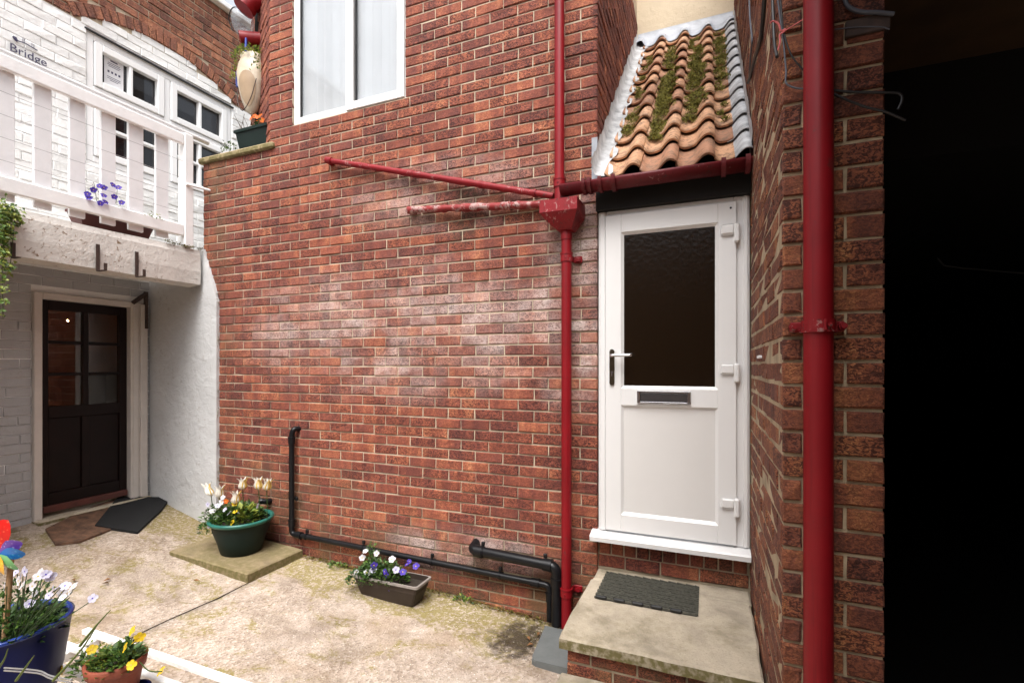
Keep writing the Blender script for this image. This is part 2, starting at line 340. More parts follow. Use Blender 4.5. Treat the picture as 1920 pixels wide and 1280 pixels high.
mat_p_yellow = petal('yellow_petal', (0.78, 0.55, 0.02)); mat_p_orange = petal('orange_petal', (0.75, 0.16, 0.015))
mat_p_cream = petal('cream_petal', (0.82, 0.79, 0.72)); mat_p_gold = petal('gold_petal', (0.74, 0.52, 0.16))
mat_p_lilac = petal('pale_lilac_petal', (0.66, 0.64, 0.80))
def dotted(name, a, b):
    g = M(name); return g.out(g.mix(g.rng(g.voro(75, rand=0.35), 0.22, 0.3, 1, 0), a, b), 0.35)
mat_pw = {'red': dotted('red_dotted_film', (0.62, 0.012, 0.008), (0.75, 0.10, 0.05)), 'violet': dotted('violet_dotted_film', (0.17, 0.07, 0.42), (0.45, 0.35, 0.70)),
          'blue': dotted('blue_dotted_film', (0.01, 0.16, 0.52), (0.05, 0.30, 0.62)), 'green': dotted('green_dotted_film', (0.16, 0.42, 0.16), (0.5, 0.65, 0.45)), 'gold': dotted('gold_film', (0.70, 0.34, 0.02), (0.75, 0.42, 0.06))}
g = M('lit_bulb'); g.out((1, 0.8, 0.5), 0.5, Emission_Color=(1, 0.72, 0.4, 1), Emission_Strength=220.0); mat_bulb = g.m

# ------------------------------------------------------------------ mesh collecting
class MB:
    def __init__(s): s.v = []; s.f = []; s.mi = []; s.r = []; s.sm = []
    def face(s, idx, mi=0, r=0.0, sm=False): s.f.append(idx); s.mi.append(mi); s.r.append(r); s.sm.append(sm)
    def add(s, vs, fs, mi=0, r=0.0, sm=False):
        b = len(s.v); s.v += [tuple(p) for p in vs]
        for f in fs: s.face([b + i for i in f], mi, r, sm)
    def box(s, x0, x1, y0, y1, z0, z1, mi=0, r=0.0):
        s.add([(x0, y0, z0), (x1, y0, z0), (x1, y1, z0), (x0, y1, z0), (x0, y0, z1), (x1, y0, z1), (x1, y1, z1), (x0, y1, z1)],
              [(0, 3, 2, 1), (4, 5, 6, 7), (0, 1, 5, 4), (1, 2, 6, 5), (2, 3, 7, 6), (3, 0, 4, 7)], mi, r); return s
    def bbox(s, x0, x1, y0, y1, z0, z1, c=0.004, mi=0, r=0.0):
        """box with chamfered edges"""
        vs = []; idx = {}
        for ix, X in enumerate((x0, x1)):
            for iy, Y in enumerate((y0, y1)):
                for iz, Z in enumerate((z0, z1)):
                    sx, sy, sz = (1, -1)[ix], (1, -1)[iy], (1, -1)[iz]
                    for a in range(3):
                        p = [X + sx * c, Y + sy * c, Z + sz * c]; p[a] = (X, Y, Z)[a]
                        idx[ix, iy, iz, a] = len(vs); vs.append(tuple(p))
        fs = []
        for a in range(3):
            b, d = (a + 1) % 3, (a + 2) % 3
            for sgn in (0, 1):
                q = []
                for (i, j) in ((0, 0), (1, 0), (1, 1), (0, 1)):
                    k = [0, 0, 0]; k[a] = sgn; k[b] = i; k[d] = j; q.append(idx[k[0], k[1], k[2], a])
                fs.append(q if sgn else q[::-1])
            for i in (0, 1):
                for j in (0, 1):
                    k0 = [0, 0, 0]; k0[b] = i; k0[d] = j; k1 = list(k0); k1[a] = 1
                    fs.append([idx[k0[0], k0[1], k0[2], b], idx[k1[0], k1[1], k1[2], b], idx[k1[0], k1[1], k1[2], d], idx[k0[0], k0[1], k0[2], d]])
        for i in (0, 1):
            for j in (0, 1):
                for k in (0, 1): fs.append([idx[i, j, k, 0], idx[i, j, k, 1], idx[i, j, k, 2]])
        s.add(vs, fs, mi, r); return s
    def tube(s, pts, r, n=12, mi=0, caps=True, rr=None):
        pts = [Vector(p) for p in pts]; b0 = len(s.v); prev = None
        for i, p in enumerate(pts):
            t = (pts[min(i + 1, len(pts) - 1)] - pts[max(i - 1, 0)]).normalized()
            if prev is None:
                a = Vector((0, 0, 1)) if abs(t.z) < 0.9 else Vector((1, 0, 0)); nx = t.cross(a).normalized()
            else: nx = (prev - t * prev.dot(t)).normalized()
            prev = nx; ny = t.cross(nx); q = rr[i] if rr else r
            for k in range(n):
                a = 2 * math.pi * k / n; s.v.append(tuple(p + nx * math.cos(a) * q + ny * math.sin(a) * q))
        for i in range(len(pts) - 1):
            for k in range(n):
                a = b0 + i * n + k; b = b0 + i * n + (k + 1) % n
                s.face([a, b, b + n, a + n], mi, 0.0, True)
        if caps:
            c0 = len(s.v); s.v += s.v[b0:b0 + n]; s.face([c0 + k for k in range(n)][::-1], mi)
            c1 = len(s.v); e = b0 + (len(pts) - 1) * n; s.v += s.v[e:e + n]; s.face([c1 + k for k in range(n)], mi)
        return s
    def lathe(s, cx, cy, prof, n=32, mi=0, sx=1.0, sy=1.0):
        b0 = len(s.v)
        for (r, z) in prof:
            for k in range(n):
                a = 2 * math.pi * k / n; s.v.append((cx + r * sx * math.cos(a), cy + r * sy * math.sin(a), z))
        for i in range(len(prof) - 1):
            m = mi[i] if isinstance(mi, (list, tuple)) else mi
            for k in range(n):
                a = b0 + i * n + k; b = b0 + i * n + (k + 1) % n
                s.face([a, b, b + n, a + n], m, 0.0, True)
        c0 = len(s.v); s.v += s.v[b0:b0 + n]; s.face([c0 + k for k in range(n)][::-1], mi[0] if isinstance(mi, (list, tuple)) else mi); return s
    def leaf(s, p, d, up, L, W, mi=0, r=0.0, fold=0.25):
        d = d.normalized(); side = d.cross(up)
        if side.length < 1e-4: side = d.cross(Vector((1, 0.3, 0.2)))
        side.normalize(); u = side.cross(d)
        m = p + d * L * 0.5 - u * W * fold * 0.3
        a = p + d * L * 0.42 + side * W * 0.5 + u * W * fold; b = p + d * L * 0.42 - side * W * 0.5 + u * W * fold
        tip = p + d * L - u * L * 0.12
        s.add([p, a, tip, b, m], [(0, 4, 1), (1, 4, 2), (2, 4, 3), (3, 4, 0)], mi, r, True)
    def build(s, name, mats, parent=None, loc=None):
        me = bpy.data.meshes.new(name); me.from_pydata(s.v, [], s.f)
        for m in (mats if isinstance(mats, (list, tuple)) else [mats]): me.materials.append(m)
        me.polygons.foreach_set('material_index', s.mi); me.polygons.foreach_set('use_smooth', s.sm)
        if any(s.r):
            at = me.attributes.new('rnd', 'FLOAT', 'FACE'); at.data.foreach_set('value', s.r)
        me.update()
        return link(bpy.data.objects.new(name, me), parent, loc)
WL = {}
def link(o, parent=None, loc=None, rotz=0.0):
    """loc is a world place; parents are never rotated"""
    C.objects.link(o); L = Vector(loc or (0, 0, 0)); WL[o.name] = L
    if parent is not None: o.parent = parent; o.location = L - WL[parent.name]
    else: o.location = L
    o.rotation_euler = (0, 0, rotz); return o
def thing(name, label, cat, loc=(0, 0, 0), group=None):
    o = link(bpy.data.objects.new(name, None), None, loc); o.empty_display_size = 0.1
    o['label'] = label; o['category'] = cat
    if group: o['group'] = group
    return o
def tag(o, label=None, cat=None, group=None, kind=None):
    for k, v in (('label', label), ('category', cat), ('group', group), ('kind', kind)):
        if v: o[k] = v
    return o
def path(pts, rad=0.03, n=5):
    """polyline with rounded corners"""
    pts = [Vector(p) for p in pts]; out = [pts[0]]
    for i in range(1, len(pts) - 1):
        a, b, c = pts[i - 1], pts[i], pts[i + 1]
        r = min(rad, (a - b).length * 0.45, (c - b).length * 0.45)
        p, q = b + (a - b).normalized() * r, b + (c - b).normalized() * r
        for k in range(n + 1):
            t = k / n; out.append(p.lerp(b, t).lerp(b.lerp(q, t), t))
    out.append(pts[-1]); return out
def spline(pts, n=6):
    P = [Vector(p) for p in pts]; P = [P[0] * 2 - P[1]] + P + [P[-1] * 2 - P[-2]]; out = []
    for i in range(1, len(P) - 2):
        for k in range(n):
            t = k / n; a, b, c, d = P[i - 1], P[i], P[i + 1], P[i + 2]
            out.append(0.5 * ((2 * b) + (c - a) * t + (2 * a - 5 * b + 4 * c - d) * t * t + (3 * b - a - 3 * c + d) * t ** 3))
    out.append(P[-2]); return out

# ------------------------------------------------------------------ bricks
BRICKS = {}
def brick_geo(L, H, seed, jit=0.0016, cham=0.005, deep=0.03):
    r = random.Random(seed); j = lambda k=1.0: r.uniform(-jit, jit) * k
    hl, hh = L / 2, H / 2; vs = []
    for (sx, sz) in ((-1, -1), (1, -1), (1, 1), (-1, 1)): vs.append((sx * (hl - cham) + j(), j(1.2), sz * (hh - cham) + j()))
    for (sx, sz) in ((-1, -1), (1, -1), (1, 1), (-1, 1)): vs.append((sx * hl + j(0.6), cham, sz * hh + j(0.6)))
    for (sx, sz) in ((-1, -1), (1, -1), (1, 1), (-1, 1)): vs.append((sx * hl, deep, sz * hh))
    fs = [(0, 1, 2, 3)] + [(4 + i, 4 + (i + 1) % 4, (i + 1) % 4, i) for i in range(4)] + [(8 + i, 8 + (i + 1) % 4, 4 + (i + 1) % 4, 4 + i) for i in range(4)]
    return vs, fs
def brick_mesh(L, H, mat, jit, var):
    key = (round(L, 3), round(H, 4), mat.name, var)
    if key not in BRICKS:
        vs, fs = brick_geo(L, H, hash(key[:2]) % 9999 + var * 77, jit)
        me = bpy.data.meshes.new('brick'); me.from_pydata(vs, [], fs); me.materials.append(mat); me.update(); BRICKS[key] = me
    return BRICKS[key]
class Face:
    """a wall face: origin, u axis = local x turned by theta, outward = local -y"""
    def __init__(s, ox, oy, th): s.o = Vector((ox, oy, 0)); s.th = th; s.u = Vector((math.cos(th), math.sin(th), 0)); s.n = Vector((math.sin(th), -math.cos(th), 0))
    def at(s, u, z, out=0.0): return s.o + s.u * u + s.n * out + Vector((0, 0, z))
def lay(face, spans, z0, k0, k1, course=0.075, mod=0.2183, phase=0.0, half_even=0.5, joint=0.010, jj=0.012):
    """running bond; spans(zc) gives the u intervals that are brick at that height"""
    out = []
    for k in range(k0, k1):
        zb = z0 + k * course; zc = zb + course / 2
        off = phase + (mod * half_even if k % 2 == 0 else 0.0)
        for (a, b) in spans(zc):
            i0 = math.floor((a - off) / mod) - 1; i1 = math.ceil((b - off) / mod) + 1; cuts = [a]
            for i in range(i0, i1 + 1):
                u = off + i * mod + rng.uniform(-jj, jj) * 0.5
                if a + 0.055 < u < b - 0.055: cuts.append(u)
            cuts.append(b)
            for i in range(len(cuts) - 1):
                u0 = cuts[i] + (joint * 0.38 if i else 0); u1 = cuts[i + 1] - (joint * 0.38 if i < len(cuts) - 2 else 0)
                out.append((face, (u0 + u1) / 2, zc, u1 - u0, course - joint))
    return out
def emit_bricks(specs, parent, mat, limit=300, jit=0.0016, rest='brickwork'):
    sc = []
    for s in specs:
        p = s[0].at(s[1], s[2]); px, py, Z = project(p); A = 0.0
        if Z > 0.2 and -15 < px < 1935 and -10 < py < 1290:
            d = (p - Vector((0, 0, CAMZ))); A = s[3] * s[4] / Z ** 2 * max(0, -d.normalized().dot(s[0].n))
        sc.append((A, s))
    order = sorted(range(len(sc)), key=lambda i: -sc[i][0]); mb = MB()
    for rank, i in enumerate(order):
        A, (f, u, z, L, H) = sc[i]
        L5 = round(L / 0.004) * 0.004
        out = rng.uniform(-0.0015, 0.003)
        if rank < limit and A > 0:
            o = bpy.data.objects.new('brick', brick_mesh(L5, H, mat, jit, rng.randrange(5)))
            link(o, parent, f.at(u, z, out), f.th + rng.uniform(-0.006, 0.006))
        else:
            vs, fs = brick_geo(L, H, rng.randrange(10 ** 6), jit)
            mb.add([f.at(u, z, out) + f.u * v[0] - f.n * v[1] + Vector((0, 0, v[2])) for v in vs], fs, 0, rng.uniform(0.001, 0.999))
    if mb.v: tag(mb.build(rest, mat, parent), kind='stuff')

# ================================================================== THE SETTING
def gz(x, y=0.0):
    P = [(-30, 0.46), (-5.3, 0.43), (-5.0, 0.385), (-4.1, 0.21), (-3.1, 0.12), (-1.15, 0.0), (-0.2, -0.03), (30, -0.03)]
    for (a, za), (b, zb) in zip(P, P[1:]):
        if a <= x <= b: return za + (zb - za) * (x - a) / (b - a)
    return 0.0
JX = -3.10
xs = [-30, -12, -7] + [-5.6 + 0.1 * i for i in range(64)] + [1.2, 3, 8, 30]
xs = sorted(set([round(v, 3) for v in xs if abs(v - JX) > 0.03] + [JX - 0.012, JX - 0.006, JX + 0.006, JX + 0.012]))
ys = [-30, -12, -6, -3, -1.5, 0] + [0.4 + 0.1 * i for i in range(50)] + [6.5, 12, 30]
mb = MB()
for yv in ys:
    for xv in xs:
        zz = gz(xv) + 0.012 * mnoise.noise((xv * 1.3, yv * 1.3, 0.3)) + 0.004 * mnoise.noise((xv * 6, yv * 6, 2))
        xw = xv
        if abs(xv - JX) < 0.03: xw = JX + (xv - JX) * (0.52 + 0.5 * mnoise.noise((yv * 6.3, 9, 0))) + 0.02 * mnoise.noise((yv * 2.3, 4, 0)) + 0.012 * mnoise.noise((yv * 9, 1, 0))
        if abs(xv - JX) < 0.007 and yv < 2.6: zz -= 0.014
        mb.v.append((xw, yv, zz))
nx = len(xs)
for j in range(len(ys) - 1):
    for i in range(nx - 1):
        gr = abs((xs[i] + xs[i + 1]) / 2 - JX) < 0.011 and ys[j] < 2.55
        mb.face([j * nx + i, j * nx + i + 1, (j + 1) * nx + i + 1, (j + 1) * nx + i], 1 if gr else 0, 0, not gr)
tag(mb.build('ground', [mat_ground, simple('joint_dirt', (0.055, 0.042, 0.028), 0.95, 0.6, 30, 0.004, 90)]), kind='structure')

# ------------------------------------------------------------------ brick house: the long wall, its window, the recessed porch roof and the door
WY = 3.08
house = thing('brick_house', 'red rustic brick house wall with white framed window, tiled porch roof and white door', 'house', (-2.3, 3.1, 0))
WX0, WX1, WZ0 = -3.248, -2.115, 3.722
RX0, RX1 = -0.657, 0.228          # sides of the porch recess
JD = 0.007
mb = MB()
mb.box(-4.33, -3.50, WY + JD, 3.33, -0.3, 3.56)
mb.box(-3.50, RX0 - JD, WY + JD, 3.33, -0.3, WZ0)
mb.box(-3.50, WX0, WY + JD, 3.33, WZ0, 6.2)
mb.box(WX1, RX0 - JD, WY + JD, 3.33, WZ0, 6.2)
mb.box(WX0, WX1, WY + JD, 3.33, 5.0, 6.2)
mb.box(RX0 - JD, RX1 + 0.006, WY + 0.028, 3.35, -0.3, 0.60)
mb.box(-0.90, RX0 - JD, 3.33, 5.0, 2.4, 6.2)
# splayed return at the upper left corner
f_splay = Face(-3.504, WY, R(-30))
a, b = f_splay.at(0, 0, -0.008), f_splay.at(-0.86, 0, -0.008); c2, d2 = f_splay.at(-0.86, 0, -0.25), f_splay.at(0.0, 0, -0.25)
mb.add([(*p.xy, z) for z in (3.45, 6.2) for p in (a, b, c2, d2)], [(0, 1, 2, 3), (7, 6, 5, 4), (0, 4, 5, 1), (1, 5, 6, 2), (2, 6, 7, 3), (3, 7, 4, 0)])
mb.build('wall', mat_mortar, house)
f_main = Face(0, WY, 0); f_rev = Face(RX0, WY, R(90)); f_plinth = Face(0, WY + 0.02, 0)
def main_spans(z):
    if z > 3.60: L = -3.504
    elif z > 2.76: L = -4.33
    elif z > 2.30: L = -4.127 - (z - 2.30) / 0.46 * 0.19
    else: L = -4.127
    if WZ0 < z < 5.0: return [(L, WX0), (WX1, RX0)]
    if 3.553 < z < 3.615: return [(-3.50, RX0)]
    return [(L, RX0)]
specs = lay(f_main, main_spans, 1.693, -25, 46, phase=RX0)
specs += lay(f_rev, lambda z: [(0.0, 1.92)], 1.693, 13, 46, phase=0.05)
specs += lay(f_splay, lambda z: [(-0.85, 0.0)], 1.693, 26, 46, phase=-0.1)
specs += lay(f_plinth, lambda z: [(RX0 + 0.005, RX1 - 0.012)], 0.407, 0, 1, course=0.083, phase=0.06)
n = 11; wdt = (RX1 - RX0 - 0.02) / n
for i in range(n): specs.append((f_plinth, RX0 + 0.006 + wdt * (i + 0.5), 0.490 + 0.052, wdt - 0.009, 0.095))
emit_bricks(specs, house, mat_brick, 300, 0.0026)
# coping on the low left part
mb = MB(); mb.bbox(-4.37, -3.44, WY - 0.03, 3.62, 3.558, 3.612, 0.012); mb.build('coping', mat_coping, house)
# fascia, cream wall above the porch roof
mb = MB(); mb.box(RX0 + 0.004, RX1 - 0.004, 3.02, 3.10, 2.672, 2.84); mb.build('fascia', mat_dark_timber, house)
mb = MB(); mb.box(RX0 - 0.2, RX1 + 0.2, 5.0, 5.2, 2.5, 6.2); mb.build('render_panel', mat_cream, house)

# window
win = MB()
fy0, fy1 = WY + 0.02, WY + 0.09
win.bbox(WX0 + .003, WX0 + 0.062, fy0, fy1, WZ0 + .003, 5.0); win.bbox(WX1 - 0.062, WX1 - .003, fy0, fy1, WZ0 + .003, 5.0)
win.bbox(WX0 + 0.062, WX1 - 0.062, fy0, fy1, WZ0 + .003, WZ0 + 0.062); win.bbox(WX0 + 0.062, WX1 - 0.062, fy0, fy1, 4.94, 4.999)
wm = -2.655
win.bbox(wm - 0.045, wm + 0.012, fy0, fy1, WZ0 + 0.062, 4.94)
window = win.build('window', mat_upvc, house)
sash = MB(); sx0, sx1, sz0, sz1 = wm - 0.02, WX1 - 0.012, WZ0 + 0.005, 4.97
for (p, q, r_, t_) in ((sx0, sx0 + 0.065, sz0, sz1), (sx1 - 0.065, sx1, sz0, sz1), (sx0 + 0.065, sx1 - 0.065, sz0, sz0 + 0.065), (sx0 + 0.065, sx1 - 0.065, sz1 - 0.065, sz1)):
    sash.bbox(p, q, fy0 - 0.024, fy0 - 0.002, r_, t_, 0.005)
sash.build('sash', mat_upvc, window)
for (p, q) in ((WX0 + 0.06, wm - 0.043), (sx0 + 0.063, sx1 - 0.063)):
    pn = MB(); pn.box(p, q, fy0 + 0.03, fy0 + 0.036, WZ0 + 0.06, 4.95); pn.build('pane', mat_glass, window)
gk = MB()
for (p, q) in ((WX0 + 0.062, WX0 + 0.070), (sx0 + 0.065, sx0 + 0.072)): gk.box(p, q, fy0 + 0.012, fy0 + 0.028, WZ0 + 0.066, 4.94)
gk.build('gasket', mat_gasket, window)
for i in range(13):
    x0 = WX0 + 0.05 + i * 0.082
    bl = MB(); a = R(30 + rng.uniform(-7, 7)); cx = x0 + 0.045
    for k in range(1):
        dx, dy = 0.045 * math.cos(a), 0.045 * math.sin(a)
        yb = fy1 - 0.012
        bl.add([(cx - dx, yb - dy, 3.70), (cx, yb + 0.006, 3.70), (cx + dx, yb + dy, 3.70), (cx - dx, yb - dy, 5.0), (cx, yb + 0.006, 5.0), (cx + dx, yb + dy, 5.0)], [(0, 1, 4, 3), (1, 2, 5, 4)], 0, 0, True)
    bl.build('blind_slat', mat_blind, window)
rb = MB(); rb.box(WX0, WX1, 3.62, 3.64, 3.6, 5.1); rb.build('room_back', mat_room_dark, window)

# porch roof: pantiles in courses, lead at the sides and the head
EY, EZ, TY, TZ = 2.985, 2.845, 5.0, 4.90
sl = Vector((0, TY - EY, TZ - EZ)); SLEN = sl.length; sl.normalize(); up = Vector((0, -sl.z, sl.y))
NC = 12; gauge = SLEN / NC
def prof(t):
    """S shaped pantile section, t over one tile width: pan then roll at the right"""
    t = t % 1.0
    if t < 0.5: return -0.010 * math.sin(t / 0.5 * math.pi) + 0.020 * max(0, 1 - t / 0.16) ** 2
    return 0.056 * math.sin((t - 0.5) / 0.5 * math.pi * 0.74) ** 1.15
def roof_pt(x, s, h): return Vector((x, EY, EZ)) + sl * s + up * h
roof = MB(); roof.add([roof_pt(RX0 + .003, 0.03, -0.03), roof_pt(RX1 - .003, 0.03, -0.03), roof_pt(RX1 - .003, SLEN, -0.03), roof_pt(RX0 + .003, SLEN, -0.03), roof_pt(RX0 + .003, 0.03, -0.06), roof_pt(RX1 - .003, 0.03, -0.06), roof_pt(RX1 - .003, SLEN, -0.06), roof_pt(RX0 + .003, SLEN, -0.06)],
      [(0, 1, 2, 3), (7, 6, 5, 4), (0, 4, 5, 1), (1, 5, 6, 2), (2, 6, 7, 3), (3, 7, 4, 0)])
roofo = roof.build('porch_roof', mat_dark_timber, house)
TW = 0.205; TX0 = RX0 + 0.075
def tile_geo(mbx, x0, s0, wid, mi=0, n=12, thick=0.013, length=None, jit=0.0, t0=0.0, t1=1.03):
    Lt = length or gauge * 1.22; b = len(mbx.v); cols = n + 1
    for (ss, lift) in ((0, 0.032 + jit), (Lt * 0.5, 0.016 + jit * 0.5), (Lt, 0.001)):
        for th in (0, -thick):
            for i in range(cols):
                t = t0 + i / n * (t1 - t0)
                h = prof(t) if t < 1 else prof(0.999) - (t - 1) * 0.35
                mbx.v.append(tuple(roof_pt(x0 + t * wid, s0 + ss, h + lift + th)))
    def I(r_, l_, i): return b + (r_ * 2 + l_) * cols + i
    for i in range(n):
        for r_ in range(2):
            mbx.face([I(r_, 0, i), I(r_, 0, i + 1), I(r_ + 1, 0, i + 1), I(r_ + 1, 0, i)], mi, 0, True)
        mbx.face([I(0, 1, i), I(0, 1, i + 1), I(0, 0, i + 1), I(0, 0, i)], mi)
        mbx.face([I(0, 1, i + 1), I(0, 1, i), I(2, 1, i), I(2, 1, i + 1)], mi)
    mbx.face([I(0, 0, n), I(0, 1, n), I(2, 1, n), I(2, 0, n)], mi); mbx.face([I(0, 1, 0), I(0, 0, 0), I(2, 0, 0), I(2, 1, 0)], mi)
for cc in range(4):
    for rr_ in range(NC):
        t = MB()
        tile_geo(t, TX0 + cc * TW + rng.uniform(-.004, .004), rr_ * gauge - (0.03 if rr_ == 0 else 0) + rng.uniform(-.008, .008), TW, jit=rng.uniform(0, 0.006), t1=1.03 if cc < 3 else 0.52)
        t.build('tile', mat_tile, roofo)
fl = MB()
for rr_ in range(NC): tile_geo(fl, TX0 + 3 * TW, rr_ * gauge - (0.02 if rr_ == 0 else 0), TW, 0, thick=0.005, jit=-0.008, t0=0.36, t1=0.98)
b = len(fl.v)
for k in range(NC * 2 + 1):                       # upstand against the side wall
    s_ = SLEN * k / (NC * 2); hh_ = 0.15 + 0.012 * math.sin(k * 2.1)
    fl.v.append(tuple(roof_pt(RX1 - 0.008, s_, 0.0))); fl.v.append(tuple(roof_pt(RX1 - 0.006, s_, hh_)))
for k in range(NC * 2): fl.face([b + 2 * k, b + 2 * k + 1, b + 2 * k + 3, b + 2 * k + 2], 0)
fl.build('side_flashing', mat_lead_white, roofo)
fl = MB(); b = len(fl.v); K = 60
for k in range(K + 1):
    s_ = -0.02 + (SLEN + 0.02) * k / K; wv = 0.010 * math.sin(k * 1.05) + 0.006 * math.sin(k * 2.6)
    tl = 0.012 * math.sin((s_ / gauge) * 2 * math.pi)
    for (xx, h) in ((RX0 + 0.004, 0.13 + wv), (RX0 + 0.012, 0.052), (RX0 + 0.05, 0.036), (RX0 + 0.098 + wv + tl, 0.030)): fl.v.append(tuple(roof_pt(xx, s_, h)))
for k in range(K):
    for i in range(3): fl.face([b + 4 * k + i, b + 4 * k + i + 1, b + 4 * k + 5 + i, b + 4 * k + 4 + i], 0, 0, True)
fl.build('side_flashing', mat_lead_white, roofo)
fl = MB(); b = 0; n = 44
for i in range(n + 1):
    x = RX0 + 0.004 + (RX1 - RX0 - 0.012) * i / n; t = (x - TX0) / TW
    h = prof(t) + 0.038
    for p in (Vector((x, TY - 0.005, TZ + 0.13)), Vector((x, TY - 0.012, TZ + 0.05)), roof_pt(x, SLEN - 0.06, h), roof_pt(x, SLEN - 0.15, h - 0.002)): fl.v.append(tuple(p))
for i in range(n):
    for k in range(3): fl.face([4 * i + k, 4 * i + 4 + k, 4 * i + 5 + k, 4 * i + 1 + k], 0, 0, True)
fl.build('head_flashing', mat_lead, roofo)
mb = MB(); mb.box(RX0 - 0.035, RX0 + 0.002, WY - 0.008, WY + 0.002, 2.86, 3.16); mb.build('lead_soaker', mat_lead, roofo)
# moss cushions in the pans
ms = MB()
def moss(x, s, h, rad, n):
    for _ in range(n):
        a = rng.uniform(0, 6.28); q = rad * math.sqrt(rng.random()); p = roof_pt(x + q * math.cos(a), s + q * 1.5 * math.sin(a), h + 0.016 * (1 - q / rad) + rng.uniform(0, 0.006))
        d = Vector((rng.uniform(-1, 1), rng.uniform(-1, 0.4), rng.uniform(0.1, 1)))
        ms.leaf(p, d, up, rng.uniform(0.010, 0.028), rng.uniform(0.005, 0.011), 0, rng.uniform(0.05, 0.95))
for (cc, t, s0, s1, dens) in ((1, 0.35, 0.42, 1.75, 1.0), (1, 0.3, 1.8, 2.5, 0.7), (1, 0.5, 0.9, 1.7, 0.7), (2, 0.45, 1.3, 2.2, 0.7), (2, 0.35, 0.65, 2.3, 0.85), (2, 0.3, 2.3, 2.6, 0.6), (3, 0.25, 1.2, 2.6, 0.5), (0, 0.40, 0.6, 2.3, 0.35), (3, 0.22, 0.5, 1.2, 0.3), (1, 0.62, 1.2, 2.2, 0.3), (2, 0.60, 1.2, 2.4, 0.3), (1, 0.42, 1.0, 1.4, 1.0), (2, 0.55, 0.85, 1.1, 0.8)):
    k = int((s1 - s0) / 0.034)
    for i in range(k):
        if rng.random() < dens:
            tt = t + rng.uniform(-0.17, 0.2); moss(TX0 + (cc + tt) * TW, s0 + (s1 - s0) * i / k + rng.uniform(-.03, .03), prof(tt) + 0.026, rng.uniform(0.018, 0.055), 80)
tag(ms.build('moss', mat_moss, roofo), kind='stuff')

# white door
DY = WY - 0.012
fr = MB()
dx0, dx1, dz0, dz1 = RX0 + 0.010, RX1 - 0.006, 0.655, 2.675
fr.bbox(dx0, dx0 + 0.052, DY, DY + 0.07, dz0, dz1, 0.006); fr.bbox(dx1 - 0.082, dx1, DY, DY + 0.07, dz0, dz1, 0.006); fr.bbox(dx0 + 0.052, dx1 - 0.082, DY, DY + 0.07, 2.625, dz1, 0.006)
fr.bbox(dx0 + 0.012, dx0 + 0.044, DY - 0.008, DY + 0.001, dz0 + .004, dz1 - .004, 0.003); fr.bbox(dx1 - 0.034, dx1 - 0.010, DY - 0.008, DY + 0.001, dz0 + .004, dz1 - .004, 0.003)
door = fr.build('door', mat_upvc, house)
lf = MB(); lx0, lx1, lz0, lz1 = dx0 + 0.048, dx1 - 0.070, 0.668, 2.640
ly0, ly1 = DY - 0.018, DY + 0.045
st = 0.098; gx0, gx1 = lx0 + st, lx1 - st; rail0, rail1 = 1.452, 1.560; gz1 = lz1 - 0.112; pz0 = lz0 + 0.105
for q in ((lx0, gx0, lz0, lz1), (gx1, lx1, lz0, lz1), (gx0, gx1, lz0, pz0), (gx0, gx1, rail0, rail1), (gx0, gx1, gz1, lz1)):
    lf.bbox(q[0], q[1], ly0, ly1, q[2], q[3], 0.0025)
leaf_o = lf.build('leaf', mat_upvc, door)
bd = MB()
for (z0, z1) in ((pz0, rail0), (rail1, gz1)):      # sloped glazing beads
    w_ = 0.017; a = [(gx0, z0), (gx1, z0), (gx1, z1), (gx0, z1)]; i_ = [(gx0 + w_, z0 + w_), (gx1 - w_, z0 + w_), (gx1 - w_, z1 - w_), (gx0 + w_, z1 - w_)]
    bd.add([(p[0], ly0 + 0.003, p[1]) for p in a] + [(p[0], ly0 + 0.018, p[1]) for p in i_] , [(k, (k + 1) % 4, 4 + (k + 1) % 4, 4 + k) for k in range(4)])
bd.build('glazing_bead', mat_upvc, door)
mb = MB(); mb.box(gx0 + 0.002, gx1 - 0.002, ly0 + 0.016, ly0 + 0.030, pz0 + 0.002, rail0 - 0.002); mb.build('panel', mat_upvc_panel, door)
mb = MB(); mb.box(gx0 + 0.002, gx1 - 0.002, ly0 + 0.0165, ly0 + 0.022, rail1 + 0.002, gz1 - 0.002); mb.build('pane', mat_glass_obs, door)
mb = MB(); mb.box(gx0 - .01, gx1 + .01, WY + 0.6, WY + 0.62, 1.4, 2.6); mb.build('hall_wall', mat_room_dark, door)
# the handle: plate, lever, lock
hx = lx0 + 0.042; hz = 1.742
mb = MB(); pts = []
for k in range(9): a = math.pi * k / 8; pts.append((math.cos(a) * 0.015, 0.045 + math.sin(a) * 0.015))
for k in range(9): a = math.pi + math.pi * k / 8; pts.append((math.cos(a) * 0.015, -0.150 + math.sin(a) * 0.015))
nn = len(pts); mb.add([(hx + p[0], ly0 - 0.010, hz + p[1]) for p in pts] + [(hx + p[0], ly0 - 0.0005, hz + p[1]) for p in pts], [list(range(nn))] + [(k, nn + k, nn + (k + 1) % nn, (k + 1) % nn) for k in range(nn)])
mb.build('handle_plate', mat_brass, door)
mb = MB(); mb.tube(path([(hx, ly0 - 0.008, hz + 0.020), (hx, ly0 - 0.052, hz + 0.020), (hx + 0.115, ly0 - 0.050, hz + 0.022), (hx + 0.125, ly0 - 0.044, hz + 0.022)], 0.014), 0.0095, 12); mb.build('handle', mat_chrome, door)
mb = MB(); mb.tube([(hx, ly0 - 0.009, hz - 0.085), (hx, ly0 - 0.016, hz - 0.085)], 0.0085, 12).box(hx - 0.005, hx + 0.005, ly0 - 0.015, ly0 - 0.009, hz - 0.112, hz - 0.088); mb.build('lock', mat_chrome, door)
lp = MB(); lx = (lx0 + lx1) / 2 - 0.025
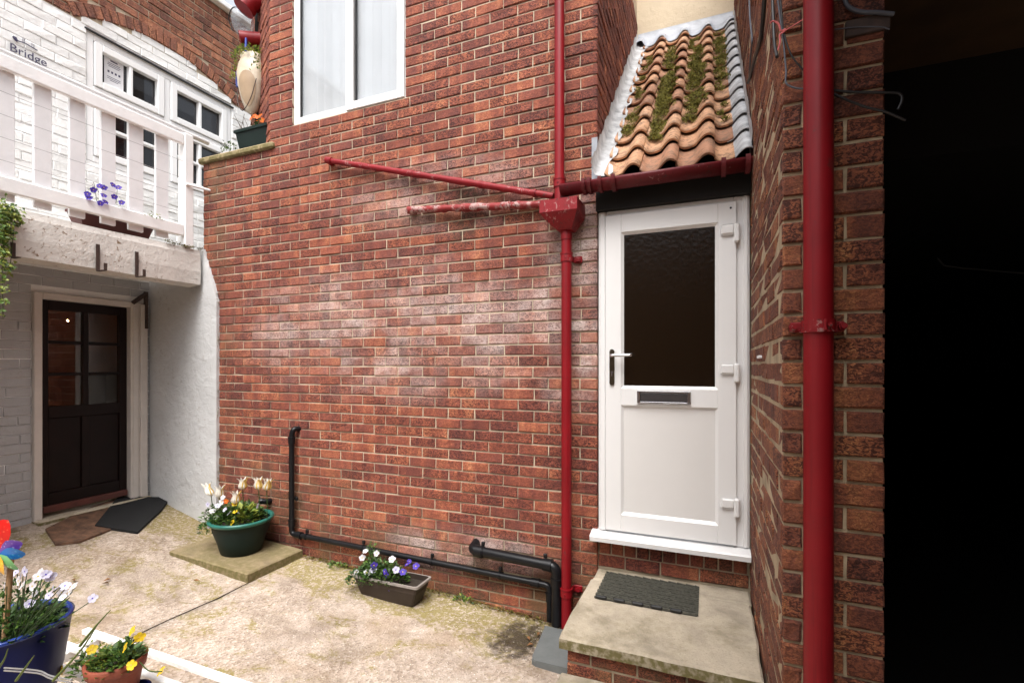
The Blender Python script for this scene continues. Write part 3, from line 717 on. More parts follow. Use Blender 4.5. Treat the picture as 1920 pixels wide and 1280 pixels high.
lp.bbox(lx - 0.155, lx - 0.137, ly0 - 0.016, ly0 - 0.0005, 1.468, 1.545, 0.003); lp.bbox(lx + 0.137, lx + 0.155, ly0 - 0.016, ly0 - 0.0005, 1.468, 1.545, 0.003)
lp.bbox(lx - 0.137, lx + 0.137, ly0 - 0.013, ly0 - 0.0005, 1.530, 1.545, 0.003); lp.bbox(lx - 0.137, lx + 0.137, ly0 - 0.013, ly0 - 0.0005, 1.468, 1.480, 0.003); lp.build('letter_plate', mat_chrome, door)
mb = MB(); mb.bbox(lx - 0.136, lx + 0.136, ly0 - 0.010, ly0 - 0.0007, 1.481, 1.529, 0.003); mb.build('letter_flap', mat_slot, door)
for hz_ in (2.455, 1.655, 0.885):
    mb = MB(); hxx = lx1 + 0.003
    mb.bbox(hxx - 0.088, hxx - 0.010, ly0 - 0.020, ly0 - 0.0005, hz_ - 0.008, hz_ + 0.055, 0.012)
    mb.bbox(hxx - 0.016, hxx + 0.014, ly0 - 0.024, ly0 + 0.012, hz_ - 0.052, hz_ + 0.056, 0.008); mb.build('hinge', mat_upvc, door)
mb = MB(); mb.tube([(lx1 - 0.03, ly0 - 0.0035, lz1 - 0.035), (lx1 - 0.03, ly0 + 0.001, lz1 - 0.035)], 0.006, 10); mb.build('screw', mat_gasket, door)
si = MB(); prf = [(DY - 0.075, 0.604), (DY - 0.078, 0.632), (DY - 0.070, 0.640), (DY - 0.02, 0.654), (DY + 0.08, 0.654), (DY + 0.08, 0.604)]
m_ = len(prf); si.add([(RX0 - 0.030, p[0], p[1]) for p in prf] + [(RX1 - 0.004, p[0], p[1]) for p in prf], [list(range(m_)), list(range(2 * m_ - 1, m_ - 1, -1))] + [(k, m_ + k, m_ + (k + 1) % m_, (k + 1) % m_) for k in range(m_)])
si.build('sill', mat_upvc, door)

# ------------------------------------------------------------------ brick pier and side wall on the right
PY, PX1 = 1.80, 0.503
pier = thing('brick_pier', 'dark red brick side wall ending in a narrow pier right of the white door', 'wall', (0.36, 1.85, 0))
mb = MB(); mb.box(RX1 + 0.0022, PX1 - 0.004, PY + 0.010, 5.3, -0.3, 6.2); mb.build('wall', mat_mortar_pier, pier)
f_side = Face(RX1, PY, R(-90)); f_pf = Face(0, PY, 0)
specs = []
zp, cp = 1.714, 0.0762
for k in range(-27, 60):
    z = zp + (k + 0.5) * cp
    cuts = (0.228, 0.400, PX1) if k % 2 else (0.228, 0.286, PX1)
    for i in range(2):
        u0 = cuts[i] + (0.005 if i else 0); u1 = cuts[i + 1] - (0.005 if i == 0 else 0)
        specs.append((f_pf, (u0 + u1) / 2, z, u1 - u0, cp - 0.011))
specs += lay(f_side, lambda z: [(-3.2 if z > 2.7 else -1.285, -0.012)], zp, -27, 60, course=cp, phase=-0.012, joint=0.011)
emit_bricks(specs, pier, mat_brick_pier, 300, 0.0034)

# ------------------------------------------------------------------ covered passage right of the pier
pas = thing('covered_passage', 'pitch dark covered passage opening right of the brick pier', 'passage', (1.5, 2.2, 0))
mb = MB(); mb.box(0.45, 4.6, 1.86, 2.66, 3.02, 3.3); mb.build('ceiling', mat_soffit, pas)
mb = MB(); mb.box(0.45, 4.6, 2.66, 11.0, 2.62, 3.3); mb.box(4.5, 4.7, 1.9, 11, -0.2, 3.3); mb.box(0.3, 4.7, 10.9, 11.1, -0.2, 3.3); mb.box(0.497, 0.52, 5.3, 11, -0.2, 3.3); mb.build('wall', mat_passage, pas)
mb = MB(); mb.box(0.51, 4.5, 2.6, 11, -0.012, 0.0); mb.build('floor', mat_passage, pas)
# guessed upper storey over passage and yard's right side, unseen, shaping the light
mb = MB(); mb.box(0.232, 4.7, -3.2, 1.785, 3.45, 4.3); mb.box(1.75, 4.7, -3.2, 1.785, -0.2, 3.45); mb.box(0.508, 4.7, 1.785, 5.3, 3.3, 6.2); mb.build('unseen_storey_block', mat_unseen_block, pas)
opp = MB(); opp.box(-9, 5, -8.4, -7.2, -0.3, 5.8); tag(opp.build('unseen_opposite_block', mat_unseen_block), 'guessed unseen brick building behind the viewer, added to shape the light', 'building')  # unseen block closing the yard; darkens reflections and shapes the light

# ------------------------------------------------------------------ white cottage on the left
KX = -5.15
cot = thing('white_cottage', 'white painted cottage with arched window, old brick gable top and dark glazed door', 'house', (KX, 2.5, 0.4))
f_cot = Face(KX, 0, R(90))            # u runs along +y, outward is +x
dy0, dy1, dzt, dzb = 2.205, 3.067, 2.312, 0.40
wy0, wy1, wz0, wz1 = 2.585, 4.005, 3.545, 4.70
mb = MB(); mbo = MB(); X0, X1 = KX - 0.35, KX - 0.008
mb.box(X0, X1, -6, dy0, -0.2, 3.54); mb.box(X0, X1, dy0, dy1, dzt, 3.54); mb.box(X0, X1, dy1, 8, -0.2, 3.54); mb.box(X0, X1, dy0, dy1, -0.2, dzb)
mb.box(X0, X1, -6, wy0, 3.54, 4.752); mb.box(X0, X1, wy1, 8, 3.54, 4.752); mb.box(X0, X1, wy0, wy1, wz1, 4.752)
mb.build('wall', mat_white_brick, cot); mbo.box(X0, X1, -6, 8, 4.752, 5.77); mbo.build('gable_wall', mat_mortar, cot)
ARC_C, ARC_S, ARC_R0 = 3.27, 4.775, 0.19
chord = 0.745; RAD = (chord ** 2 + ARC_R0 ** 2) / (2 * ARC_R0); ACZ = ARC_S + ARC_R0 - RAD
def arch_z(y, r=RAD):
    d = abs(y - ARC_C); return ACZ + math.sqrt(max(0, r * r - d * d)) if d < chord + 0.06 else -1
specs_w = []
def wspans(z):
    if z > 4.75:
        h = RAD * RAD - (z - ACZ) ** 2
        if h <= 0: return []
        h = math.sqrt(h) - 0.02
        return [(max(ARC_C - h, ARC_C - chord), min(ARC_C + h, ARC_C + chord))] if h > 0.06 else []
    if z > 4.71: return [(0.2, 6)]
    if z > 3.53: return [(0.2, wy0 - 0.005), (wy1 + 0.005, 6)]
    if dzb < z < 2.33: return [(0.2, dy0 - 0.004), (dy1 + 0.004, 3.12)]
    return [(0.2, 6)] if z > 2.33 else [(0.2, 3.12)]
specs_w = lay(f_cot, wspans, 0.30, 0, 66, course=0.0765, mod=0.225, joint=0.004, jj=0.05)
mbw = MB(); mbl = MB()
for (f, u, z, L, H) in specs_w:
    vs, fs = brick_geo(L, H, rng.randrange(10 ** 6), 0.003, 0.005)
    o_ = rng.uniform(-0.004, 0.004)
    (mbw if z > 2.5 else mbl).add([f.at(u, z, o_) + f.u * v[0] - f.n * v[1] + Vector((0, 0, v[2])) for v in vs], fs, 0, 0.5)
tag(mbw.build('painted_brickwork', mat_white_brick, cot), kind='stuff')
tag(mbl.build('shade_toned_brickwork', mat_shaded_brick, cot), kind='stuff')  # courses below the deck carry the shade in their colour
# voussoirs
NV = 25; th0 = math.asin(chord / RAD); vo = []
for i in range(NV):
    a = -th0 - 0.03 + (2 * th0 + 0.06) * (i + 0.5) / NV; da = (2 * th0 + 0.06) / NV * 0.42
    r0, r1 = RAD + 0.005, RAD + 0.118; m = MB(); pr = rng.uniform(0, 0.006)
    q = [(a - da, r0), (a + da, r0), (a + da, r1), (a - da, r1)]
    P = [(ARC_C + r_ * math.sin(t_), ACZ + r_ * math.cos(t_)) for (t_, r_) in q]
    ctr = (sum(p[0] for p in P) / 4, sum(p[1] for p in P) / 4)
    I_ = [(p[0] + (ctr[0] - p[0]) * 0.09, p[1] + (ctr[1] - p[1]) * 0.09) for p in P]
    m.add([(KX + 0.008 + pr, p[0], p[1]) for p in I_] + [(KX + 0.003, p[0], p[1]) for p in P] + [(KX - 0.03, p[0], p[1]) for p in P],
          [(0, 1, 2, 3)] + [(4 + k, 4 + (k + 1) % 4, (k + 1) % 4, k) for k in range(4)] + [(8 + k, 8 + (k + 1) % 4, 4 + (k + 1) % 4, 4 + k) for k in range(4)])
    m.build('arch_brick', mat_brick_old, cot)
def ospans(z):
    h = (RAD + 0.125) ** 2 - (z - ACZ) ** 2
    h = math.sqrt(h) if h > 0 else 0
    h = min(h, chord + 0.05) if z < 4.80 else h
    return [(1.5, ARC_C - h - 0.012), (ARC_C + h + 0.012, 6.5)] if h > 0.03 else [(1.5, 6.5)]
emit_bricks(lay(f_cot, ospans, 4.757, 0, 13, course=0.078, mod=0.222, joint=0.012, jj=0.05), cot, mat_brick_old, 240, 0.003, 'old_brickwork')
mb = MB(); mb.bbox(KX - 0.4, KX + 0.07, -6, 8, 5.775, 5.84, 0.01); mb.build('verge', mat_timber_white, cot)
# arched window: frame, four casements, panes
wf = MB(); fx0, fx1 = KX - 0.085, KX - 0.012
def ybox(m, y0, y1, z0, z1, x0=fx0, x1=fx1, c=0.005): m.bbox(x0, x1, y0, y1, z0, z1, c)
ym = 3.285; zt = 4.215
ybox(wf, wy0 + .003, wy0 + 0.055, wz0 + .003, wz1 - .003); ybox(wf, wy1 - 0.055, wy1 - .003, wz0 + .003, wz1 - .003); ybox(wf, ym - 0.03, ym + 0.03, wz0 + 0.055, wz1 - 0.055)
ybox(wf, wy0 + 0.055, wy1 - 0.055, wz0 + .003, wz0 + 0.055); ybox(wf, wy0 + 0.055, wy1 - 0.055, wz1 - 0.055, wz1 - .003)
for (a, b) in ((wy0 + 0.055, ym - 0.03), (ym + 0.03, wy1 - 0.055)): ybox(wf, a, b, zt - 0.025, zt + 0.02)
cw = wf.build('window', mat_upvc_bright, cot)
mb = MB(); mb.box(KX - 0.01, KX + 0.012, wy0 - 0.02, wy1 + 0.02, wz1 + 0.004, wz1 + 0.016); mb.build('drip_strip', mat_gasket, cw)
for (a, b) in ((wy0 + 0.06, ym - 0.035), (ym + 0.035, wy1 - 0.06)):
    for (c0, c1, rows) in ((zt + 0.026, wz1 - 0.061, 1), (wz0 + 0.061, zt - 0.031, 2)):
        cs = MB(); w_ = 0.062
        ybox(cs, a, a + w_, c0, c1, fx0, fx1 + 0.014); ybox(cs, b - w_, b, c0, c1, fx0, fx1 + 0.014); ybox(cs, a + w_, b - w_, c0, c0 + w_, fx0, fx1 + 0.014); ybox(cs, a + w_, b - w_, c1 - w_, c1, fx0, fx1 + 0.014)
        mid = (a + b) / 2; ybox(cs, mid - 0.016, mid + 0.016, c0 + w_, c1 - w_, fx0 + 0.02, fx1 + 0.008)
        zs = [c0 + w_, c1 - w_] if rows == 1 else [c0 + w_, (c0 + c1) / 2, c1 - w_]
        if rows == 2:
            zm_ = (c0 + c1) / 2
            for (p, q) in ((a + w_, mid - 0.016), (mid + 0.016, b - w_)): ybox(cs, p, q, zm_ - 0.014, zm_ + 0.014, fx0 + 0.02, fx1 + 0.006)
        cs.build('casement', mat_upvc_bright, cw)
        for k in range(len(zs) - 1):
            for (p, q) in ((a + w_, mid - 0.015), (mid + 0.015, b - w_)):
                pn = MB(); pn.box(fx0 + 0.03, fx0 + 0.036, p - .003, q + .003, zs[k] - .003, zs[k + 1] + .003); pn.build('pane', mat_glass_dark, cw)
mb = MB(); mb.box(KX - 1.2, KX - 1.18, 2.2, 4.4, 3.2, 5.0); mb.build('room_back', mat_room_dark, cw)
# notice in the top left pane
a0 = wy0 + 0.06 + 0.062
nb = MB(); nb.box(fx0 + 0.0375, fx0 + 0.039, a0 + 0.035, a0 + 0.195, zt + 0.105, zt + 0.375)
nt_o = nb.build('notice', mat_paper, cw); nl = MB()
for (z, y0, y1, h) in ((0.335, 0.085, 0.145, 0.012), (0.315, 0.065, 0.165, 0.005), (0.30, 0.06, 0.17, 0.005), (0.285, 0.07, 0.16, 0.005), (0.185, 0.06, 0.17, 0.005), (0.17, 0.06, 0.17, 0.005), (0.155, 0.08, 0.15, 0.005)):
    nl.box(fx0 + 0.0392, fx0 + 0.0398, a0 + y0, a0 + y1, zt + z, zt + z + h)
for k in range(4): nl.box(fx0 + 0.0392, fx0 + 0.0398, a0 + 0.062 + k * 0.03, a0 + 0.078 + k * 0.03, zt + 0.225, zt + 0.245)
nl.build('print', mat_ink, cw)
# painted name and the little bridge emblem
def text_mesh(body, size, mat, name, parent, loc, th):
    cu = bpy.data.curves.new(name, 'FONT'); cu.body = body; cu.size = size; cu.extrude = 0.0015; cu.resolution_u = 3
    o = bpy.data.objects.new(name, cu); C.objects.link(o); dg = bpy.context.evaluated_depsgraph_get()
    me = bpy.data.meshes.new_from_object(o.evaluated_get(dg)); bpy.data.objects.remove(o); me.materials.clear(); me.materials.append(mat)
    me.transform(Matrix.Rotation(th, 4, 'Z') @ Matrix.Rotation(R(90), 4, 'X')); return link(bpy.data.objects.new(name, me), parent, loc)
p0 = on_x(17, 97, KX + 0.010); p1 = on_x(82, 124, KX + 0.010)
text_mesh('Bridge', 0.092, mat_ink, 'sign_lettering', cot, (KX + 0.011, p0.y, p0.z + 0.012), R(90))
em = MB(); pts = [on_x(px, py, KX + 0.012) for (px, py) in ((31, 76), (40, 79), (50, 83), (60, 89), (70, 95))]
em.tube(spline(pts, 4), 0.004, 8); q = on_x(28, 71.5, KX + 0.012); em.tube([q + Vector((0, -0.012, 0.006)), q, q + Vector((0, 0.014, -0.02))], 0.01, 10, rr=[0.007, 0.013, 0.008])
for (px, py) in ((43, 80), (60, 89)):
    q = on_x(px, py, KX + 0.012); em.tube([q, q + Vector((0, 0, 0.035))], 0.002, 6); em.tube([q + Vector((0, 0.012, 0)), q + Vector((0, 0.012, 0.035))], 0.002, 6)
em.build('sign_emblem', mat_ink, cot)
# ground floor door
cd = MB(); jx0, jx1 = KX - 0.10, KX + 0.03
for q in ((dy0 + .002, 2.262, dzb + .002, dzt - .002), (2.925, dy1 - .002, dzb + .002, dzt - .002), (2.262, 2.925, 2.256, dzt - .002)): cd.bbox(jx0, jx1, q[0], q[1], q[2], q[3], 0.006)
cd.bbox(jx0, jx1 + 0.012, 2.94, 2.985, dzb + .003, dzt - 0.05, 0.004); cd.bbox(jx0, jx1 + 0.02, 3.0, dy1 - .004, dzb + .003, dzt - 0.02, 0.004)
cdoor = cd.build('door', mat_frame_cream, cot)
lf = MB(); x0, x1 = KX - 0.075, KX - 0.03; a, b = 2.264, 2.923; st = 0.062; zb_, zm_ = 0.455, 1.31
for q in ((a, a + st, zb_, 2.254), (b - st, b, zb_, 2.254), (a + st, b - st, zb_, zb_ + 0.16), (a + st, b - st, zm_ - 0.06, zm_ + 0.04), (a + st, b - st, 2.175, 2.254)): lf.bbox(x0, x1, q[0], q[1], q[2], q[3], 0.004)
mid = (a + b) / 2; gz0, gz1_ = zm_ + 0.04, 2.175; h3 = (gz1_ - gz0) / 3
lf.bbox(x0, x1 - .002, mid - 0.022, mid + 0.022, gz0, gz1_, 0.004)
for k in (1, 2):
    for (p, q) in ((a + st, mid - 0.022), (mid + 0.022, b - st)): lf.bbox(x0, x1 - .004, p, q, gz0 + k * h3 - 0.014, gz0 + k * h3 + 0.014, 0.004)
lf.bbox(x0, x1 - .002, mid - 0.03, mid + 0.03, zb_ + 0.16, zm_ - 0.06, 0.004)
for (p, q) in ((a + st, mid - 0.03), (mid + 0.03, b - st)): lf.bbox(x0 + 0.01, x1 - 0.018, p, q, zb_ + 0.16, zm_ - 0.06, 0.004)
lf.build('leaf', mat_doorwood, cdoor)
for k in range(3):
    for (p, q) in ((a + st, mid - 0.022), (mid + 0.022, b - st)):
        pn = MB(); pn.box(x0 + 0.018, x0 + 0.024, p - .003, q + .003, gz0 + k * h3, gz0 + (k + 1) * h3); pn.build('pane', mat_glass_door, cdoor)
mb = MB(); mb.bbox(x1 - 0.002, x1 + 0.035, a + 0.01, b - 0.01, zb_ + 0.005, zb_ + 0.06, 0.006); mb.build('weather_bar', mat_doorfoot, cdoor)
mb = MB(); mb.bbox(KX - 0.12, KX + 0.10, dy0, dy1, 0.36, 0.425, 0.01); mb.build('threshold', mat_slab, cdoor)
rm = MB(); rm.box(KX - 1.9, KX - 1.88, 1.2, 5.2, 0.3, 2.9); rm.box(KX - 1.88, KX - 0.36, 1.2, 5.2, 2.55, 2.6); rm.box(KX - 1.88, KX - 0.36, 1.2, 5.2, 0.3, 0.38); rm.box(KX - 1.88, KX - 0.36, 5.18, 5.2, 0.38, 2.55); rm.build('room', mat_room, cdoor)
mb = MB(); mb.box(KX - 1.86, KX - 1.5, 2.62, 2.95, 0.38, 2.2); mb.box(KX - 1.86, KX - 1.45, 3.5, 4.4, 0.38, 1.6); mb.build('cupboard', mat_room_dark, cdoor)
bp = on_x(127, 601, KX - 1.0); mb = MB(); mb.lathe(bp.x, bp.y, [(0.002, bp.z - 0.006), (0.006, bp.z - 0.004), (0.008, bp.z), (0.006, bp.z + 0.005), (0.002, bp.z + 0.008)], 12); mb.build('bulb', mat_bulb, cdoor)
# angle bracket on the jamb
mb = MB(); mb.box(KX + 0.03, KX + 0.06, 3.035, 3.06, 2.06, 2.42); mb.tube([(KX + 0.05, 3.045, 2.40), (KX + 0.05, 2.93, 2.30)], 0.02, 8); mb.build('bracket', mat_iron, cot)
# plastered porch side between the door and the brick wall
pl = MB(); outl = [(-5.148, 0.0), (-4.120, 0.0), (-4.118, 2.28), (-4.16, 2.42), (-4.22, 2.56), (-4.285, 2.70), (-4.30, 2.77), (-5.148, 2.77)]
def py_(x): return 3.105 - (x + 5.148) / 1.03 * 0.055
m_ = len(outl); pl.add([(p[0], py_(p[0]), p[1]) for p in outl] + [(p[0], 3.20, p[1]) for p in outl], [list(range(m_))] + [(k, m_ + k, m_ + (k + 1) % m_, (k + 1) % m_) for k in range(m_)])
pl.build('plaster_wall', mat_plaster, cot)

# ------------------------------------------------------------------ walkway and its balustrade
BX = -4.30
bal = thing('walkway', 'weathered white concrete beam and deck over the cottage door', 'balcony', (BX - 0.4, 2.0, 2.42))
mb = MB(); n = 30
ysb = [-4 + 7.03 * i / n for i in range(n + 1)]
for i, yv in enumerate(ysb):
    w1 = 0.010 * mnoise.noise((yv * 2, 0, 0)); w2 = 0.012 * mnoise.noise((yv * 3, 5, 0))
    for (x, z) in ((BX + w1 * 0.5, 2.435 + w2), (BX + 0.006 + w1, 2.55), (BX + w1, 2.70 + w2), (BX - 0.02, 2.752 + w1), (BX - 0.14, 2.752), (BX - 0.14, 2.42)): mb.v.append((x, yv, z))
for i in range(n):
    for k in range(6): mb.face([i * 6 + k, i * 6 + (k + 1) % 6, i * 6 + 6 + (k + 1) % 6, i * 6 + 6 + k], 0, 0, False)
mb.face(list(range(6))); mb.face([n * 6 + k for k in range(6)][::-1])
mb.build('beam', mat_beam, bal)
mb = MB(); mb.box(KX + 0.012, BX - 0.14, -4, 3.03, 2.58, 2.72); mb.build('deck', mat_beam, bal)
mb = MB(); mb.box(KX + 0.012, BX - 0.02, 0.9, 1.2, -0.1, 2.42); mb.build('unseen_shade_wall', mat_beam, bal)  # unseen wall added to stop light running in under the deck
for (px, py) in ((183, 458), (256, 472)):
    q = on_x(px, py, BX + 0.012); h = MB(); L = 0.20
    h.bbox(q.x, q.x + 0.006, q.y - 0.013, q.y + 0.013, q.z - L, q.z, 0.001)
    h.bbox(q.x, q.x + 0.10, q.y - 0.011, q.y + 0.011, q.z - L - 0.006, q.z - L, 0.001); h.bbox(q.x + 0.094, q.x + 0.10, q.y - 0.011, q.y + 0.011, q.z - L, q.z - L + 0.05, 0.001)
    h.build('hook', mat_iron, bal)
q = on_x(24, 455, BX + 0.012); h = MB(); h.bbox(q.x, q.x + 0.006, q.y - 0.013, q.y + 0.013, q.z - 0.10, q.z, 0.001); h.bbox(q.x, q.x + 0.08, q.y - 0.011, q.y + 0.011, q.z - 0.106, q.z - 0.10, 0.001); h.build('hook', mat_iron, bal)

rail = thing('balustrade', 'white painted timber balustrade with wide upright boards along the walkway', 'railing', (BX - 0.03, 2.0, 2.755))
pe = on_x(349, 300, BX - 0.03).y
mb = MB(); mb.bbox(BX - 0.035, BX + 0.005, -4, pe - 0.04, 3.655, 3.750, 0.006); mb.build('top_rail', mat_timber_white, rail)
mb = MB(); mb.bbox(BX - 0.035, BX + 0.005, -4, pe - 0.04, 2.845, 2.945, 0.006); mb.build('bottom_rail', mat_timber_white, rail)
mb = MB(); mb.bbox(BX - 0.085, BX + 0.008, pe - 0.038, pe + 0.045, 2.757, 3.765, 0.008); mb.build('post', mat_timber_white, rail)
hy = on_x(388, 258, BX - 0.06).y
mb = MB(); mb.tube([(BX - 0.045, -4, 3.783), (BX - 0.045, hy, 3.783)], 0.021, 12); mb.build('handrail', simple('grey_handrail', (0.55, 0.54, 0.54), 0.4, 0.08), rail)
for (a, b) in ((-70, -40), (-8, 25), (60, 94), (127, 157), (186, 214), (238, 266), (289, 313)):
    ya, yb = on_x(a, 250, BX - 0.06).y, on_x(b, 250, BX - 0.06).y
    m = MB(); m.bbox(BX - 0.062, BX - 0.037, ya, yb, 2.80, 3.735, 0.003); m.build('board', mat_board, rail)
for z in (3.05, 3.20, 3.35, 3.50):
    m = MB(); m.tube([(BX + 0.011, 0.6, z + 0.01), (BX + 0.011, 1.8, z - 0.006), (BX + 0.011, pe - 0.05, z)], 0.0016, 6); m.build('wire', mat_wire, rail)
# tie bar from the post to the brick wall
m = MB(); q = on_x(349, 345, BX + 0.015); e = Vector((BX + 0.06, WY + 0.01, q.z + 0.0)); m.tube([q, e], 0.011, 8); m.build('tie_bar', mat_timber_white, rail)

# ================================================================== PIPES
def pipe_thing(name, label, cat, loc): return thing(name, label, cat, loc)
# main downpipe with hopper
dp = thing('downpipe', 'oxblood red downpipe with hopper head between brick wall and white door', 'pipe', (-0.84, 2.99, 0))
UX, LX, PYY = -0.882, -0.836, 2.99
m = MB(); m.tube([(UX, PYY, 6.0), (UX, PYY, 2.70)], 0.032, 20); m.build('pipe', mat_red, dp)
m = MB(); m.tube([(LX, PYY, 2.60), (LX, PYY, -0.02)], 0.0325, 20); m.build('pipe', mat_red, dp)
hop = MB()
hx0, hx1, hy0_, hy1_ = -0.975, -0.735, 2.865, 3.072
ring = lambda a, b, c_, d_, z: [(a, c_, z), (b, c_, z), (b, d_, z), (a, d_, z)]
vs = ring(hx0, hx1, hy0_, hy1_, 2.728) + ring(hx0, hx1, hy0_, hy1_, 2.652) + ring(LX - 0.10, LX + 0.075, 2.90, 3.06, 2.60) + ring(LX - 0.045, LX + 0.045, 2.94, 3.04, 2.555) + ring(hx0 + 0.008, hx1 - 0.008, hy0_ + 0.008, hy1_ - 0.008, 2.728) + ring(hx0 + 0.008, hx1 - 0.008, hy0_ + 0.008, hy1_ - 0.008, 2.66)
fs = []
for lv in range(3):
    for k in range(4): fs.append((lv * 4 + k, lv * 4 + 4 + k, lv * 4 + 4 + (k + 1) % 4, lv * 4 + (k + 1) % 4))
fs += [(12, 13, 14, 15)] + [(k, (k + 1) % 4, 16 + (k + 1) % 4, 16 + k) for k in range(4)] + [(16 + k, 16 + (k + 1) % 4, 20 + (k + 1) % 4, 20 + k) for k in range(4)] + [(20, 21, 22, 23)]
hop.add(vs, fs); hop.tube([(LX, PYY, 2.57), (LX, PYY, 2.50)], 0.036, 18); hop.build('hopper', mat_red_worn, dp)
def collar(x, z, r, parent, mat=mat_red, yy=PYY, wall=WY, h=0.05, side=1):
    m = MB(); m.tube([(x, yy, z + h / 2), (x, yy, z - h / 2)], r, 20); m.tube([(x, yy, z + h / 2 - 0.004), (x, yy, z + h / 2 + 0.006)], r + 0.003, 20)
    m.bbox(x + side * (r - 0.01), x + side * (r + 0.045), wall - 0.014, wall - 0.001, z - 0.022, z + 0.022, 0.004) if side > 0 else m.bbox(x - r - 0.045, x - r + 0.01, wall - 0.014, wall - 0.001, z - 0.022, z + 0.022, 0.004)
    m.tube([(x + side * (r + 0.022), wall - 0.012, z), (x + side * (r + 0.022), wall - 0.035, z)], 0.014, 10)
    m.bbox(x + side * (r - 0.012) - 0.006, x + side * (r - 0.012) + 0.006, yy, wall - 0.002, z - 0.018, z + 0.018, 0.002)
    m.tube([(x, yy - r + 0.002, z), (x, yy - r - 0.006, z)], 0.005, 8); m.build('collar', mat, parent)
collar(UX, 2.865, 0.038, dp); collar(LX, 2.385, 0.038, dp, mat_red_worn); collar(LX, 0.255, 0.0385, dp)

# right hand downpipe on the pier
rp = thing('downpipe', 'thick glossy oxblood downpipe standing against the front of the brick pier', 'pipe', (0.317, 1.745, 0))
m = MB(); m.tube([(0.317, 1.744, 3.44), (0.317, 1.744, 1.8), (0.317, 1.744, -0.03)], 0.0405, 28); m.build('pipe', mat_red, rp)
m = MB(); zc = 1.822; m.tube([(0.317, 1.744, zc + 0.018), (0.317, 1.744, zc - 0.018)], 0.0465, 28); m.tube([(0.317, 1.744, zc - 0.020), (0.317, 1.744, zc - 0.016)], 0.050, 28)
m.bbox(0.245, 0.395, 1.778, 1.797, zc - 0.016, zc + 0.016, 0.004)
for sx in (0.254, 0.386): m.tube([(sx, 1.795, zc), (sx, 1.760, zc)], 0.012, 10); m.tube([(sx, 1.77, zc), (sx, 1.752, zc)], 0.008, 8)
m.bbox(0.322, 0.330, 1.690, 1.702, zc - 0.017, zc + 0.017, 0.002); m.tube([(0.338, 1.699, zc), (0.338, 1.688, zc)], 0.006, 8); m.build('collar', mat_red_worn, rp)

# old red waste pipes running into the hopper
def wpipe(label, a, b, r, mats, lumps, seed):
    rr_ = random.Random(seed); o = thing('waste_pipe', label, 'pipe', tuple(a)); a, b = Vector(a), Vector(b); m = MB()
    pts = [Vector((a.x, WY + 0.01, a.z)), Vector((a.x, a.y + 0.012, a.z)), a + (b - a) * 0.012]; K = 40
    rad = [r, r, r]
    for k in range(1, K + 1):
        t = 0.012 + 0.988 * k / K; pts.append(a.lerp(b, t) + Vector((0, 0, lumps * 0.3 * rr_.uniform(-1, 1)))); rad.append(r + lumps * rr_.random() * (1.0 if 0.15 < t < 0.85 else 0.3))
    m.tube(pts, r, 12, rr=rad)
    m.build('pipe', mats, o); m = MB()
    m.tube([Vector((a.x, WY - 0.001, a.z)), Vector((a.x, a.y + 0.016, a.z))], r + 0.008, 12); d = (b - a).normalized()
    m.tube([a - d * 0.02, a + d * 0.035], r + 0.006, 12); m.build('elbow', mats, o)
    for t in (0.42, 0.72, 0.93):
        m = MB(); p = a.lerp(b, t); m.tube([p - d * 0.010, p + d * 0.010], r + 0.006, 12); m.bbox(p.x - 0.008, p.x + 0.008, p.y, WY, p.z - 0.006, p.z + 0.006, 0.001); m.build('clip', mats, o)
    return o
a, b = on_y(616, 301, 3.035), on_y(1038, 368, 3.035); wpipe('long sloping red waste pipe with peeling paint, upper of the two', a, b, 0.021, mat_red_worn, 0.004, 3)
a, b = on_y(770, 394, 3.035), on_y(1036, 382, 3.035); wpipe('short red waste pipe crusted with peeling paint, just below the long sloping one', a, b, 0.022, mat_red_peel, 0.008, 5)

# gutter over the porch
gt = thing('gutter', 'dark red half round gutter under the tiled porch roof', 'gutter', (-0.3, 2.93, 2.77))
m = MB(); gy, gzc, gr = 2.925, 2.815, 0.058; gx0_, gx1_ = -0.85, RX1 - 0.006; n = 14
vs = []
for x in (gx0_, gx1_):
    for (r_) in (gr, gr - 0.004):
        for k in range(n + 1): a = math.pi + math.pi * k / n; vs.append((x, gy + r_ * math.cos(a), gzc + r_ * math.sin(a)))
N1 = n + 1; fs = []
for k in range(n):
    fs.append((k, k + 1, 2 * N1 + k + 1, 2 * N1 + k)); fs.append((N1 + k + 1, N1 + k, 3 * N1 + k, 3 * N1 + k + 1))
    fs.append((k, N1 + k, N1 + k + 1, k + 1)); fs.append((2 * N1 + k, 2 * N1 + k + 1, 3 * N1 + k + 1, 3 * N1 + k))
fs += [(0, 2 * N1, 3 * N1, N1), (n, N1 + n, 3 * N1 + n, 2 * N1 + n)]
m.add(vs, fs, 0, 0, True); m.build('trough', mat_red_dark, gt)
def gclip(x, wd, rr_):
    m = MB(); pts = [(x, gy + (gr + 0.004) * math.cos(math.pi + math.pi * k / 12), gzc + (gr + 0.004) * math.sin(math.pi + math.pi * k / 12)) for k in range(13)]
    b0 = len(m.v)
    for p in pts:
        d = Vector((0, p[1] - gy, p[2] - gzc)).normalized()
        for (dx, e) in ((-wd, 0), (wd, 0), (wd, rr_), (-wd, rr_)): m.v.append((x + dx, p[1] + d.y * e, p[2] + d.z * e))
    for k in range(12):
        for j in range(4): m.face([b0 + 4 * k + j, b0 + 4 * k + (j + 1) % 4, b0 + 4 * k + 4 + (j + 1) % 4, b0 + 4 * k + 4 + j])
    m.box(x - wd, x + wd, gy - gr - 0.008, gy - gr + 0.006, gzc - 0.004, gzc + 0.012); m.build('clip', mat_red_dark, gt)
for x in (-0.60, -0.665, -0.70): gclip(x, 0.010, 0.004)
